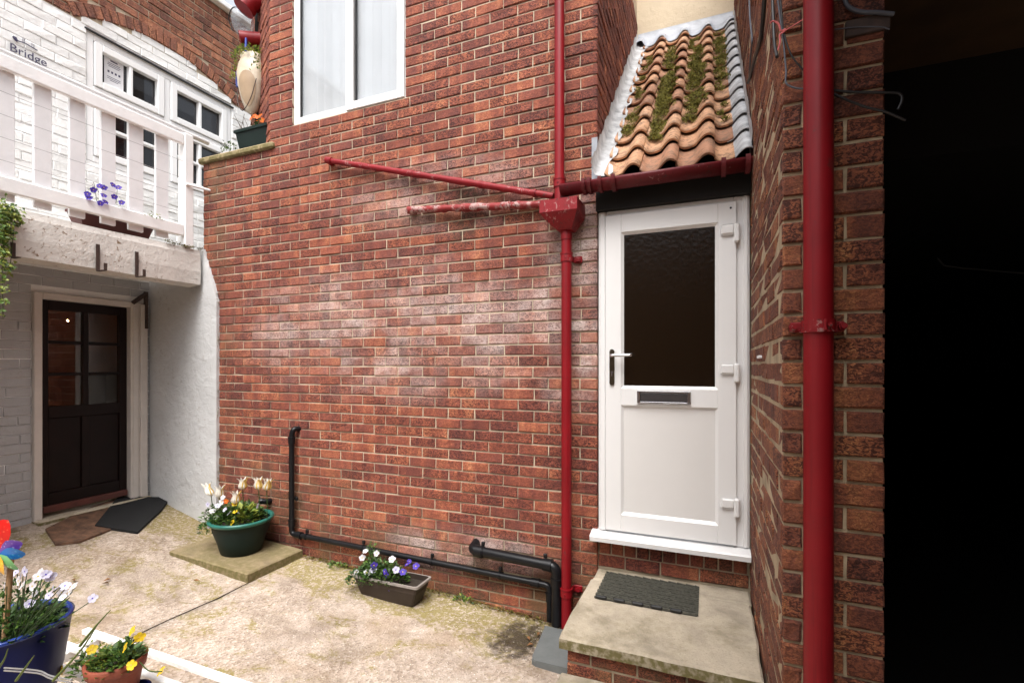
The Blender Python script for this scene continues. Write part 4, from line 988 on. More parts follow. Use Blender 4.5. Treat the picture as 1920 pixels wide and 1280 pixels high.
gclip(-0.52, 0.012, 0.007); gclip(0.08, 0.012, 0.007); gclip(0.20, 0.012, 0.006)
m = MB(); m.tube([(-0.835, gy + 0.02, gzc - 0.04), (-0.84, gy + 0.03, 2.70)], 0.03, 12); m.build('outlet', mat_red_dark, gt)

# black waste pipes
def bpipe(label, pts, r, clips, joints, corner=0.05):
    o = thing('waste_pipe', label, 'pipe', tuple(pts[0])); m = MB(); P = path(pts, corner, 6); m.tube(P, r, 14); m.build('pipe', mat_black_pipe, o)
    for (p, d) in joints:
        m = MB(); p, d = Vector(p), Vector(d).normalized(); m.tube([p - d * 0.028, p + d * 0.028], r + 0.006, 14); m.tube([p + d * 0.020, p + d * 0.030], r + 0.009, 14); m.build('socket', mat_black_pipe, o)
    for (p, d) in clips:
        m = MB(); p, d = Vector(p), Vector(d).normalized(); m.tube([p - d * 0.008, p + d * 0.008], r + 0.005, 14)
        m.bbox(p.x - 0.008, p.x + 0.008, p.y, WY - 0.001, p.z - 0.006, p.z + 0.006, 0.001)
        off = Vector((0, 0.01, r + 0.022)) if abs(d.z) < 0.5 else Vector((r + 0.022, 0.01, 0))
        m.bbox(p.x + off.x - 0.012, p.x + off.x + 0.012, p.y + 0.0, p.y + 0.018, p.z + off.z - 0.016, p.z + off.z + 0.012, 0.003); m.build('clip', mat_black_pipe, o)
    return o
py0 = 3.030
A = on_y(547, 806, py0); B = on_y(547, 1000, py0); D = on_y(1031, 1097, py0); E = Vector((D.x, py0, 0.03)); hd = D - B
bpipe('thin black waste pipe dropping from the wall and running low along the bricks', [(A.x + 0.03, WY + 0.01, A.z + 0.01), (A.x + 0.012, py0 + 0.01, A.z + 0.008), (A.x, py0, A.z - 0.03), B, D, E], 0.0215,
      [((A.x, py0, 0.60), (0, 0, 1)), (B + hd * 0.07, hd), (B + hd * 0.325, hd), (B + hd * 0.60, hd), (B + hd * 0.84, hd)],
      [((A.x, py0, A.z - 0.085), (0, 0, 1)), ((A.x, py0, B.z + 0.09), (0, 0, 1)), (B + hd * 0.035, hd), (D - hd * 0.045, hd), (D - Vector((0, 0, 0.075)), (0, 0, 1))], 0.04)
A = on_y(884, 1030, 3.005); D = on_y(1044, 1062, 3.0); E = Vector((D.x, 2.995, 0.03)); hd = D - A
bpipe('thick short black waste pipe elbowing down into the gully beside the red downpipe', [(A.x, WY + 0.01, A.z + 0.02), (A.x, 3.01, A.z), D, E], 0.034,
      [(A + hd * 0.14, hd), (D - hd * 0.13, hd)], [(A + hd * 0.09, hd), (D - hd * 0.10, hd), (D - Vector((0, 0, 0.10)), (0, 0, 1))], 0.055)
q = on_y(507, 938, WY); m = MB(); m.tube([(q.x, WY + 0.01, q.z), (q.x, WY - 0.03, q.z), (q.x - 0.03, WY - 0.055, q.z + 0.006)], 0.022, 12); m.tube([(q.x - 0.028, WY - 0.054, q.z + 0.006), (q.x - 0.05, WY - 0.07, q.z + 0.006)], 0.027, 12)
tag(m.build('pipe_stub', mat_black_pipe), 'short capped black pipe stub in the wall behind the green pot', 'pipe')
# gully cover
m = MB(); top = [(-0.965, 2.955), (-0.70, 2.955), (-0.70, 2.585), (-0.90, 2.585), (-0.925, 2.60), (-0.935, 2.64)]; m_ = len(top)
m.add([(p[0], p[1], 0.034) for p in top] + [(p[0] - 0.006, p[1], 0.026) for p in top] + [(p[0] - 0.006, p[1], -0.03) for p in top], [list(range(m_))[::-1]] + [(k, (k + 1) % m_, m_ + (k + 1) % m_, m_ + k) for k in range(m_)] + [(m_ + k, m_ + (k + 1) % m_, 2 * m_ + (k + 1) % m_, 2 * m_ + k) for k in range(m_)])
tag(m.build('gully_cover', mat_gully), 'grey gully cover at the foot of the pipes beside the doorstep', 'drain cover')

# ------------------------------------------------------------------ door steps and mats
step = thing('doorstep', 'concrete slab doorstep on brick risers below the white door', 'step', (-0.2, 2.6, 0))
def slab(mbx, x0, x1, y0, y1, z0, z1, seed, n=16, tilt=0.0):
    """slab with slightly worn uneven arrises"""
    def edge(x, y, k): return 0.006 * mnoise.noise((x * 7 + seed, y * 7, k))
    b = len(mbx.v); per = []
    for i in range(n): per.append((x0 + (x1 - x0) * i / n, y0))
    for i in range(n): per.append((x1, y0 + (y1 - y0) * i / n))
    for i in range(n): per.append((x1 - (x1 - x0) * i / n, y1))
    for i in range(n): per.append((x0, y1 - (y1 - y0) * i / n))
    cx, cy = (x0 + x1) / 2, (y0 + y1) / 2; P = len(per)
    for (ins, z) in ((0.0, z0), (0.0, z1 - 0.010), (0.010, z1)):
        for (x, y) in per:
            e = edge(x, y, z) ; sx = (1 if x < cx else -1) * ins; sy = (1 if y < cy else -1) * ins
            mbx.v.append((x + sx + (e if x in (x0, x1) else 0), y + sy + (e if y in (y0, y1) else 0), z + (x - x0) / (x1 - x0) * tilt + 0.4 * edge(x, y, 9)))
    for l in range(2):
        for k in range(P): mbx.face([b + l * P + k, b + l * P + (k + 1) % P, b + (l + 1) * P + (k + 1) % P, b + (l + 1) * P + k])
    mbx.face([b + 2 * P + k for k in range(P)])
m = MB(); slab(m, -0.665, 0.216, 2.235, 2.925, 0.345, 0.402, 1); m.build('slab', mat_slab, step)
m = MB(); slab(m, -0.655, 0.220, 2.929, 3.096, 0.345, 0.400, 5); m.build('back_slab', mat_slab, step)
m = MB(); m.box(-0.622, 0.215, 2.278, 3.09, -0.1, 0.345); m.build('mortar_core', mat_mortar, step)
f_r = Face(0, 2.270, 0); sp = lay(f_r, lambda z: [(-0.630, 0.214)], 0.345, -5, 0, course=0.078, phase=-0.52, joint=0.012)
f_rl = Face(-0.630, 2.27, R(-90)); sp += lay(f_rl, lambda z: [(-0.8, -0.01)], 0.345, -5, 0, course=0.078, phase=0.0, joint=0.012)
emit_bricks(sp, step, mat_brick, 60, 0.003)
low = thing('lower_step', 'lower concrete step slab at the bottom edge in front of the doorstep', 'step', (-0.2, 2.0, 0))
m = MB(); slab(m, -0.660, 0.216, 1.72, 2.262, 0.165, 0.222, 9); m.build('slab', mat_slab, low)
m = MB(); m.box(-0.62, 0.21, 1.76, 2.262, -0.1, 0.165); m.build('riser', mat_brick, low)
# link mat
mat_t = thing('link_doormat', 'black rubber link doormat lying on the concrete doorstep', 'doormat', (-0.31, 2.85, 0.403))
mx0, mx1, my0, my1 = -0.588, -0.046, 2.675, 3.035; mt = MB(); mt2 = MB(); NR, NK = 8, 11
cw_ = (mx1 - mx0) / NK; rp_ = (my1 - my0) / NR
def strand(xa, ya, xb, yb, wd=0.0036, z0=0.4046, z1=0.4150):
    mt2.add([(xa, ya - wd, z0), (xb, yb - wd, z0), (xb, yb + wd, z0), (xa, ya + wd, z0), (xa, ya - wd, z1), (xb, yb - wd, z1), (xb, yb + wd, z1), (xa, ya + wd, z1)], [(4, 5, 6, 7), (0, 1, 5, 4), (1, 2, 6, 5), (2, 3, 7, 6), (3, 0, 4, 7)])
for r_ in range(NR):
    ya = my0 + r_ * rp_; off = (r_ % 2) * 0.5
    for k in range(-1, NK):
        xa = mx0 + (k + off) * cw_; xb = xa + cw_; q0, q1 = max(xa, mx0), min(xb, mx1)
        if q1 - q0 < 0.012: continue
        strand(q0, ya + 0.003, q1, ya + rp_ * 0.16 + rng.uniform(-.002, .002)); strand(q0, ya + rp_ * 0.80, q1, ya + rp_ * 0.52 + rng.uniform(-.002, .002), 0.0036, 0.4046, 0.4160)
for k in range(NK // 2):
    x = mx0 + (mx1 - mx0) * (k + 0.08) / (NK / 2); mt.bbox(x, x + 0.062, my0 - 0.008, my0 + 0.010, 0.4035, 0.424, 0.006)
mt.box(mx0 + 0.004, mx1 - 0.004, my0, my1, 0.4026, 0.4045); mt.build('end_loop', mat_rubber, mat_t); tag(mt2.build('links', mat_rubber_worn, mat_t), kind='stuff')
# mats at the cottage door
def sheet(px, dz, thick, mat, name, label, cat):
    P = [on_z(a, b, z) for (a, b, z) in px]; m = MB(); n = len(P); zt_ = [gz(p.x) + dz for p in P]
    m.add([(p.x, p.y, zt_[i] + thick) for i, p in enumerate(P)] + [(p.x, p.y, zt_[i] - 0.01) for i, p in enumerate(P)], [list(range(n))] + [(k, n + k, n + (k + 1) % n, (k + 1) % n) for k in range(n)])
    return tag(m.build(name, mat), label, cat)
sheet([(85, 984, .42), (104, 1003, .40), (150, 1000, .38), (205, 984, .37), (262, 962, .35), (232, 943, .37), (170, 958, .39)], 0.014, 0.008, mat_coir, 'brown_mat', 'worn brown mat on the ground in front of the cottage door', 'mat')
sheet([(178, 983, .37), (258, 991, .33), (302, 965, .31), (314, 952, .32), (298, 946, .335), (222, 946, .365)], 0.020, 0.010, mat_mat_black, 'black_doormat', 'black doormat in the corner by the cottage door', 'doormat')

# ------------------------------------------------------------------ mossy slab
m = MB(); slab(m, -3.95, -3.095, 2.535, 3.05, 0.155, 0.235, 21, 20, -0.045); tag(m.build('paving_slab', mat_slab_moss), 'mossy concrete slab lying under the green flower pot', 'slab')

# ================================================================== PLANTS AND POTS
FL = {}
def flower_mesh(kind):
    """pansy-like: five rounded petals round a small eye; faces +z, about 1 wide"""
    if kind in FL: return FL[kind]
    mats = {'white': (mat_p_white, mat_p_yellow), 'violet': (mat_p_violet, mat_p_yellow), 'yellow': (mat_p_yellow, mat_p_gold), 'orange': (mat_p_orange, mat_p_gold), 'lilac': (mat_p_lilac, mat_p_violet)}[kind]
    m = MB()
    for i in range(5):
        a = 2 * math.pi * i / 5 + 0.3; L = 0.5 if i else 0.56; d = Vector((math.cos(a), math.sin(a), 0)); s = Vector((-d.y, d.x, 0)); z = 0.02 * (i % 3)
        pts = [Vector((0, 0, z))] + [d * L * p + s * q * L + Vector((0, 0, z + h)) for (p, q, h) in ((0.35, 0.34, 0.05), (0.75, 0.46, 0.10), (1.0, 0.2, 0.05), (1.0, -0.2, 0.05), (0.75, -0.46, 0.10), (0.35, -0.34, 0.05))]
        m.add(pts, [(0, k, k + 1) for k in range(1, 6)], 0, 0.3 + 0.12 * i, True)
    m.add([(0.09 * math.cos(k), 0.09 * math.sin(k), 0.09) for k in range(6)], [tuple(range(6))], 1, 0.5)
    me = bpy.data.meshes.new('flower'); me.from_pydata(m.v, [], m.f); [me.materials.append(x) for x in mats]
    me.polygons.foreach_set('material_index', m.mi); me.polygons.foreach_set('use_smooth', m.sm)
    at = me.attributes.new('rnd', 'FLOAT', 'FACE'); at.data.foreach_set('value', m.r); me.update(); FL[kind] = me; return me
def put_flower(parent, kind, p, size, face=None):
    o = bpy.data.objects.new('flower', flower_mesh(kind)); link(o, parent, p)
    f = Vector(face or (rng.uniform(-.5, .7), rng.uniform(-1, -.2), rng.uniform(0.0, .8))); o.rotation_mode = 'QUATERNION'; o.rotation_quaternion = f.to_track_quat('Z', 'Y'); o.scale = (size, size, size); return o
def foliage(parent, n, place, L=(0.012, 0.03), mats=None, name='foliage', stems=None, upb=0.6):
    m = MB()
    for _ in range(n):
        p, d = place(); d = d + Vector((rng.uniform(-.7, .7), rng.uniform(-.7, .7), rng.uniform(-.3, 1) * upb)); l = rng.uniform(*L)
        m.leaf(p, d, Vector((rng.uniform(-.4, .4), rng.uniform(-.4, .4), 1)), l, l * rng.uniform(0.45, 0.75), 0 if rng.random() < 0.7 else 1, rng.uniform(0.02, 0.98))
    for (a, b, r_) in (stems or []):
        a, b = Vector(a), Vector(b); mid = a.lerp(b, 0.5) + Vector((rng.uniform(-.012, .012), rng.uniform(-.012, .012), 0)); m.tube([a, mid, b], r_, 5, 0, False)
    return tag(m.build(name, mats or [mat_leaf, mat_leaf_dark], parent), kind='stuff')
def dome(cx, cy, cz, rx, ry, h):
    def f():
        a = rng.uniform(0, 6.283); q = math.sqrt(rng.random()); hh_ = h * math.sqrt(max(0.02, 1 - q * q)) * rng.uniform(0.15, 1.0)
        return Vector((cx + rx * q * math.cos(a), cy + ry * q * math.sin(a), cz + hh_)), Vector((math.cos(a) * q, math.sin(a) * q, 0.5))
    return f

# green pot with tulips
gp = Vector((-3.49, 2.80, 0.205))
pot = thing('flower_pot', 'round dark green pot of tulips and pansies on the mossy slab', 'flower pot', gp)
rz = gp.z + 0.275
m = MB(); m.lathe(gp.x, gp.y, [(0.135, gp.z + 0.001), (0.150, gp.z + 0.012), (0.170, gp.z + 0.09), (0.205, gp.z + 0.19), (0.214, rz - 0.035), (0.228, rz - 0.03), (0.240, rz - 0.012), (0.236, rz), (0.218, rz), (0.208, rz - 0.02), (0.200, rz - 0.06)], 40, [0, 0, 0, 0, 1, 1, 1, 1, 1, 0]); m.build('pot', [mat_pot_green, mat_pot_green_rim], pot)
m = MB(); m.lathe(gp.x, gp.y, [(0.206, rz - 0.045), (0.15, rz - 0.03), (0.05, rz - 0.015), (0.001, rz - 0.012)], 28); m.build('soil', mat_soil, pot)
foliage(pot, 1100, dome(gp.x - 0.04, gp.y, rz - 0.03, 0.19, 0.19, 0.14), (0.014, 0.038))
foliage(pot, 700, dome(gp.x - 0.15, gp.y - 0.09, rz - 0.11, 0.15, 0.13, 0.22), (0.014, 0.034), [mat_leaf, mat_leaf_dark])
foliage(pot, 160, dome(gp.x + 0.06, gp.y - 0.02, rz - 0.02, 0.10, 0.10, 0.13), (0.03, 0.07), [mat_leaf_lime, mat_leaf])
def tulip(parent, p, s, lean):
    m = MB(); a0 = rng.uniform(0, 6)
    for i in range(6):
        a = a0 + 2 * math.pi * i / 6; d = Vector((math.cos(a), math.sin(a), 0)); t = Vector((-d.y, d.x, 0)); inner = i % 2
        rows = []
        for (r_, z, w_) in ((0.08, 0.0, 0.10), (0.30, 0.18, 0.30), (0.33, 0.45, 0.32), (0.25, 0.75, 0.20), (0.34, 0.98, 0.10), (0.56 if not inner else 0.42, 1.18, 0.015)):
            c_ = d * r_ + Vector((0, 0, z)); rows.append((c_ - t * w_ * 1.0 + d * -0.05, c_ + d * 0.05, c_ + t * w_ + d * -0.05))
        vs = [p + (q + Vector((lean * q.z, 0, 0))) * s for rw in rows for q in rw]
        m.add(vs, [f for k in range(5) for f in ((3 * k, 3 * k + 1, 3 * k + 4, 3 * k + 3), (3 * k + 1, 3 * k + 2, 3 * k + 5, 3 * k + 4))], 1 if math.cos(a - YAW) > 0.6 else 0, 0.3 + 0.1 * i, True)
    foot = Vector((p.x - 0.02 * lean, p.y + 0.005, rz - 0.03)); m.tube([foot, foot.lerp(p, 0.5) + Vector((0.006, 0, 0)), p + Vector((0, 0, 0.006))], 0.0035, 6, 2, False)
    m.build('tulip', [mat_p_cream, mat_p_gold, mat_leaf], parent)
for (px, py, Y, l) in ((396, 926, 2.70, -0.7), (411, 929, 2.68, 0.1), (441, 940, 2.66, 0.15), (455, 914, 2.80, 0.05), (485, 914, 2.82, -0.1), (500, 916, 2.84, 0.2)):
    tulip(pot, on_y(px, py + 3, Y), 0.080, l)
for (px, py, k) in ((390, 945, 'lilac'), (398, 958, 'white'), (408, 948, 'lilac'), (416, 940, 'white'), (422, 955, 'lilac'), (405, 970, 'white'), (418, 932, 'white'), (430, 962, 'lilac'), (424, 939, 'orange'), (441, 959, 'yellow'), (440, 944, 'yellow'), (484, 948, 'lilac'), (386, 962, 'white'), (450, 958, 'lilac'), (394, 985, 'lilac'), (436, 979, 'yellow'), (404, 987, 'white')):
    put_flower(pot, k, on_y(px, py, 2.66 if px < 445 else 2.75), rng.uniform(0.035, 0.048))

# brown trough under the black pipe
tr = thing('flower_trough', 'brown plastic trough of white and violet pansies under the black pipe', 'planter', (-2.08, 2.87, gz(-2.08)))
def trough(parent, x0, x1, y0, y1, z0, h, ins, mats, rim=0.012):
    m = MB(); R_ = lambda e, z: [(x0 + e, y0 + e * 0.6, z), (x1 - e, y0 + e * 0.6, z), (x1 - e, y1 - e * 0.6, z), (x0 + e, y1 - e * 0.6, z)]
    def rr_(e, z, c=0.018):
        P = R_(e, z); out = []
        for i in range(4):
            a, b, d = Vector(P[i - 1]), Vector(P[i]), Vector(P[(i + 1) % 4]); out.append(tuple(b + (a - b).normalized() * c)); out.append(tuple(b + (a - b).normalized() * c * 0.3 + (d - b).normalized() * c * 0.3)); out.append(tuple(b + (d - b).normalized() * c))
        return out
    lv = [rr_(ins, z0 + 0.002), rr_(0.006, z0 + h - 0.018), rr_(-0.004, z0 + h - 0.016), rr_(-0.004, z0 + h), rr_(rim, z0 + h), rr_(rim + 0.004, z0 + h - 0.06)]
    vs = [p for l in lv for p in l]; K = 12
    for l in range(5): m.add([], [])
    b = len(m.v); m.v += vs
    for l in range(5):
        for k in range(K): m.face([b + l * K + k, b + l * K + (k + 1) % K, b + (l + 1) * K + (k + 1) % K, b + (l + 1) * K + k], 1 if l in (1, 2, 3) else 0)
    m.face([b + k for k in range(K)][::-1], 0); m.build('trough', mats, parent)
    m = MB(); m.add([(x0 + rim, y0 + rim, z0 + h - 0.035), (x1 - rim, y0 + rim, z0 + h - 0.035), (x1 - rim, y1 - rim, z0 + h - 0.035), (x0 + rim, y1 - rim, z0 + h - 0.035)], [(0, 1, 2, 3)]); m.build('soil', mat_soil, parent)
tz = gz(-2.08) - 0.006
trough(tr, -2.355, -1.815, 2.775, 2.965, tz, 0.155, 0.05, [mat_trough, mat_trough_rim])
foliage(tr, 900, dome(-2.16, 2.86, tz + 0.12, 0.20, 0.11, 0.13), (0.014, 0.038))
foliage(tr, 260, dome(-2.30, 2.80, tz + 0.10, 0.10, 0.09, 0.10), (0.014, 0.034), [mat_leaf_dark, mat_leaf])
foliage(tr, 120, dome(-2.27, 2.90, tz + 0.13, 0.06, 0.05, 0.24), (0.016, 0.04), None, 'tall_stems', [((-2.27, 2.9, tz + 0.12), (-2.30, 2.89, tz + 0.34), 0.003)])
for (px, py, k) in ((668, 1072, 'white'), (685, 1033, 'white'), (679, 1045, 'white'), (706, 1037, 'white'), (735, 1048, 'white'), (688, 1073, 'white'), (700, 1068, 'lilac'), (763, 1058, 'violet'), (767, 1052, 'violet'), (780, 1061, 'violet'), (755, 1072, 'violet'), (722, 1071, 'violet'), (724, 1078, 'violet'), (701, 1059, 'violet'), (731, 1103, 'violet'), (742, 1068, 'lilac')):
    put_flower(tr, k, on_y(px, py, 2.80 if py > 1055 else 2.85), rng.uniform(0.034, 0.05))

# balcony trough
bt_c = on_x(215, 420, BX - 0.20); y0_, y1_ = on_x(148, 420, BX - 0.13).y, on_x(287, 430, BX - 0.13).y
bt = thing('flower_trough', 'red brown trough of violet pansies on the walkway behind the balustrade', 'planter', (BX - 0.2, (y0_ + y1_) / 2, 2.755))
m = MB(); zt0 = 2.756
vs = [];
for (e, z) in ((0.035, zt0), (0.0, zt0 + 0.13), (-0.008, zt0 + 0.13), (-0.008, zt0 + 0.15), (0.012, zt0 + 0.15), (0.014, zt0 + 0.11)):
    vs += [(BX - 0.115 - e, y0_ + e, z), (BX - 0.115 - e, y1_ - e, z), (BX - 0.29 + e, y1_ - e, z), (BX - 0.29 + e, y0_ + e, z)]
m.add(vs, [(l * 4 + k, l * 4 + (k + 1) % 4, l * 4 + 4 + (k + 1) % 4, l * 4 + 4 + k) for l in range(5) for k in range(4)] + [(3, 2, 1, 0), (20, 21, 22, 23)]); m.build('trough', mat_trough_red, bt)
pc = on_x(193, 372, BX - 0.16)
foliage(bt, 150, dome(pc.x, pc.y, pc.z - 0.10, 0.05, 0.15, 0.26), (0.008, 0.02), [mat_leaf, mat_leaf_dark], 'foliage', [((pc.x, pc.y + d, pc.z - 0.12), (pc.x + 0.02, pc.y + d * 1.8, pc.z + 0.10), 0.002) for d in (-0.08, -0.04, 0.0, 0.05)])
for (px, py) in ((164, 364), (175, 356), (187, 349), (195, 352), (194, 367), (211, 347), (222, 352), (214, 369), (188, 381), (197, 379), (228, 380), (167, 371)): put_flower(bt, 'violet', on_x(px, py, BX + 0.015), 0.042, (rng.uniform(.3, 1), rng.uniform(-.8, .2), rng.uniform(-.3, .4)))
lc = on_x(288, 407, BX - 0.0); foliage(bt, 26, dome(lc.x, lc.y, lc.z - 0.02, 0.015, 0.07, 0.06), (0.012, 0.028), [mat_leaf_lime, mat_leaf], 'trailing_leaves')

# creeper hanging over the beam at the left edge
iv = thing('creeper', 'small leaved green creeper hanging over the beam at the left edge', 'plant', on_x(5, 400, BX + 0.02))
m = MB()
for (px, py, n, sp) in ((6, 392, 120, 15), (22, 398, 90, 12), (34, 410, 40, 8), (6, 420, 120, 14), (4, 445, 110, 12), (14, 432, 70, 10), (4, 470, 70, 10), (2, 490, 40, 8), (12, 505, 16, 8), (20, 500, 12, 8), (4, 540, 18, 8), (8, 520, 16, 7), (6, 565, 14, 6), (4, 585, 12, 5)):
    for _ in range(n):
        p = on_x(px + rng.gauss(0, sp * 0.6), py + rng.gauss(0, sp * 0.6), BX + rng.uniform(0.01, 0.09)); l = rng.uniform(0.014, 0.032)
        m.leaf(p, Vector((rng.uniform(0, 1), rng.uniform(-1, 1), rng.uniform(-1, .3))), Vector((1, 0, .6)), l, l * 0.8, 0 if rng.random() < 0.55 else 1, rng.uniform(.05, .95))
for pts in (((2, 385), (10, 430), (4, 500), (6, 590)), ((30, 395), (24, 450), (18, 510)), ((8, 385), (20, 400), (40, 412))):
    m.tube(spline([on_x(a, b, BX + 0.03) for (a, b) in pts], 4), 0.002, 5, 1, False)
m.build('foliage', [mat_leaf_lime, mat_leaf], iv)

# things on the coping and the splayed corner
pb = thing('planter_box', 'dark green box planter with orange flowers on the wall coping', 'planter', (-3.80, 3.25, 3.613))
m = MB(); c0 = on_y(442, 277, 3.14); c1 = on_y(497, 262, 3.14); xa, xb = c0.x + 0.01, c1.x + 0.03; zc_ = 3.614; lv = []
for (e, z) in ((0.03, zc_), (0.0, zc_ + 0.19), (-0.012, zc_ + 0.19), (-0.012, zc_ + 0.215), (0.012, zc_ + 0.215), (0.014, zc_ + 0.17)): lv += [(xa + e, 3.13 + e, z), (xb - e, 3.13 + e, z), (xb - e, 3.33 - e, z), (xa + e, 3.33 - e, z)]
m.add(lv, [(l * 4 + k, l * 4 + (k + 1) % 4, l * 4 + 4 + (k + 1) % 4, l * 4 + 4 + k) for l in range(5) for k in range(4)] + [(3, 2, 1, 0), (20, 21, 22, 23)]); m.build('box', mat_pot_green, pb)
foliage(pb, 110, dome((xa + xb) / 2 + 0.05, 3.22, zc_ + 0.19, 0.10, 0.08, 0.13), (0.012, 0.03), [mat_leaf_dark, mat_leaf])
foliage(pb, 90, dome(xa - 0.05, 3.10, zc_ + 0.0, 0.09, 0.05, 0.13), (0.012, 0.03), [mat_leaf, mat_leaf_dark], 'trailing_leaves')
for (px, py) in ((472, 222), (479, 219), (488, 218), (484, 227), (492, 226)): put_flower(pb, 'orange', on_y(px, py, 3.18), 0.05)
m = MB()
for k in range(9): q = Vector((xa + rng.uniform(-0.06, 0.10), 3.2 + rng.uniform(-.04, .06), zc_ + 0.20)); m.tube([q, q + Vector((rng.uniform(-.06, .03), 0, 0.08)), q + Vector((rng.uniform(-.10, .05), rng.uniform(-.03, .03), rng.uniform(0.14, 0.22)))], 0.0018, 5, 0, False)
m.build('dry_stems', mat_dead, pb)

vc = on_y(472, 160, 3.26)
vs_ = thing('wall_vase', 'tall tapering cream and tan ceramic wall vase with trailing creeper above the planter', 'vase', vc - Vector((0, 0, 0.28)))
m = MB(); m.lathe(vc.x, vc.y, [(0.02, vc.z - 0.27), (0.06, vc.z - 0.24), (0.10, vc.z - 0.14), (0.135, vc.z + 0.0), (0.145, vc.z + 0.10), (0.13, vc.z + 0.18), (0.105, vc.z + 0.235), (0.11, vc.z + 0.265), (0.10, vc.z + 0.265), (0.09, vc.z + 0.22)], 28, 0, 1.0, 0.75); m.build('body', mat_cream_pot, vs_)
VP = [(-0.27, 0.02), (-0.24, 0.06), (-0.14, 0.10), (0.0, 0.135), (0.10, 0.145), (0.18, 0.13)]
def vase_r(z):
    for (a, ra), (b, rb_) in zip(VP, VP[1:]):
        if a <= z <= b: return ra + (rb_ - ra) * (z - a) / (b - a)
    return 0.02
m = MB(); K = 24; NRg = 5; vsl = []
for q_ in range(NRg + 1):
    for k in range(K):
        ph = 2 * math.pi * k / K; z_ = -0.075 + 0.15 * q_ / NRg * math.sin(ph); an = R(-72) + 0.75 * q_ / NRg * math.cos(ph); r_ = vase_r(z_) + 0.004
        vsl.append(vc + Vector((r_ * math.cos(an), r_ * 0.75 * math.sin(an), z_)))
m.add(vsl, [(q_ * K + k, q_ * K + (k + 1) % K, (q_ + 1) * K + (k + 1) % K, (q_ + 1) * K + k) for q_ in range(NRg) for k in range(K)], 0, 0, True); m.build('oval_panel', mat_tan_pot, vs_)
m = MB(); m.tube(spline([vc + Vector((-0.120, -0.05, 0.13)), vc + Vector((-0.150, -0.03, 0.06)), vc + Vector((-0.146, -0.03, 0.0))], 4), 0.014, 8); m.build('blue_band', mat_blue_paint, vs_)
m = MB(); m.tube([vc + Vector((0.05, -0.10, 0.36)), vc + Vector((0.052, -0.105, 0.24))], 0.010, 8); m.build('blue_band', mat_blue_paint, vs_)
m = MB(); m.tube(spline([vc + Vector((-0.150, -0.02, 0.0)), vc + Vector((-0.11, -0.06, -0.15)), vc + Vector((-0.02, -0.08, -0.27)), vc + Vector((0.08, -0.08, -0.18)), vc + Vector((0.13, -0.06, 0.0))], 5), 0.004, 6); m.build('cord', mat_iron, vs_)
foliage(vs_, 360, dome(vc.x - 0.01, vc.y - 0.03, vc.z + 0.22, 0.17, 0.10, 0.13), (0.014, 0.034), [mat_leaf_lime, mat_leaf])
foliage(vs_, 120, dome(vc.x - 0.13, vc.y - 0.05, vc.z + 0.02, 0.045, 0.05, 0.24), (0.012, 0.03), [mat_leaf_lime, mat_dead], 'trailing_leaves')
foliage(vs_, 70, dome(vc.x + 0.12, vc.y - 0.06, vc.z + 0.06, 0.04, 0.04, 0.22), (0.012, 0.03), [mat_leaf_lime, mat_leaf], 'hanging_leaves')

# gutter ends and the plastic bag at the upper left corner
ge = thing('eaves_gutter', 'red gutter end and shoe at the upper left corner of the brick house', 'gutter', on_y(465, 20, 3.2))
q = on_y(466, 8, 3.20); m = MB(); m.tube([q + Vector((0.3, 0.5, 0.24)), q + Vector((0.02, 0.02, 0.03)), q + Vector((-0.02, -0.03, -0.05))], 0.085, 18); m.tube([q + Vector((-0.005, -0.015, -0.02)), q + Vector((-0.022, -0.034, -0.06))], 0.092, 18); m.build('gutter_end', mat_red, ge)
q2 = on_y(466, 72, 3.24); m = MB(); m.tube([q2 + Vector((-0.05, -0.05, -0.02)), q2 + Vector((0.1, 0.12, 0.03))], 0.062, 16); m.build('shoe', mat_red, ge)
m = MB(); q3 = on_y(480, 60, 3.32); m.bbox(q3.x - 0.02, q3.x + 0.25, 3.32, 3.36, 3.9, 5.6, 0.004); m.build('dark_board', mat_dark_timber, ge)
q = on_y(455, 46, 3.26); m = MB(); m.lathe(q.x, q.y, [(0.05, q.z - 0.09), (0.085, q.z - 0.04), (0.10, q.z + 0.03), (0.085, q.z + 0.10), (0.05, q.z + 0.115)], 14); m.tube(spline([q + Vector((-0.10, -0.02, -0.05)), q + Vector((-0.12, -0.05, 0.05)), q + Vector((-0.04, -0.07, 0.12)), q + Vector((0.07, -0.05, 0.09))], 4), 0.005, 6, 1)
tag(m.build('plastic_tub', [mat_clear, mat_cable]), 'clear plastic tub wedged between the two red gutter pieces', 'tub')

# ------------------------------------------------------------------ front left: slatted stand, blue pot, terracotta pot, pinwheel
SZ = 0.50
stand = thing('slatted_stand', 'low stand of thin white slats in the bottom left corner', 'plant stand', (-2.2, 1.1, gz(-2.2)))
for i in range(6):
    y = 1.318 - i * 0.100; xl = -2.64 if i == 0 else -2.66
    m = MB(); m.bbox(xl, -1.2, y - 0.014, y + 0.014, SZ - 0.022, SZ, 0.003); m.build('slat', mat_stand, stand)
for x in (-2.55, -1.5):
    m = MB(); m.bbox(x - 0.02, x + 0.02, 0.80, 1.325, SZ - 0.062, SZ - 0.023, 0.003); m.build('bearer', mat_stand, stand)
for x in (-2.55, -1.5):
    for y in (0.84, 1.28):
        m = MB(); m.bbox(x - 0.018, x + 0.018, y - 0.018, y + 0.018, gz(x) - 0.01, SZ - 0.063, 0.003); m.build('leg', mat_stand, stand)

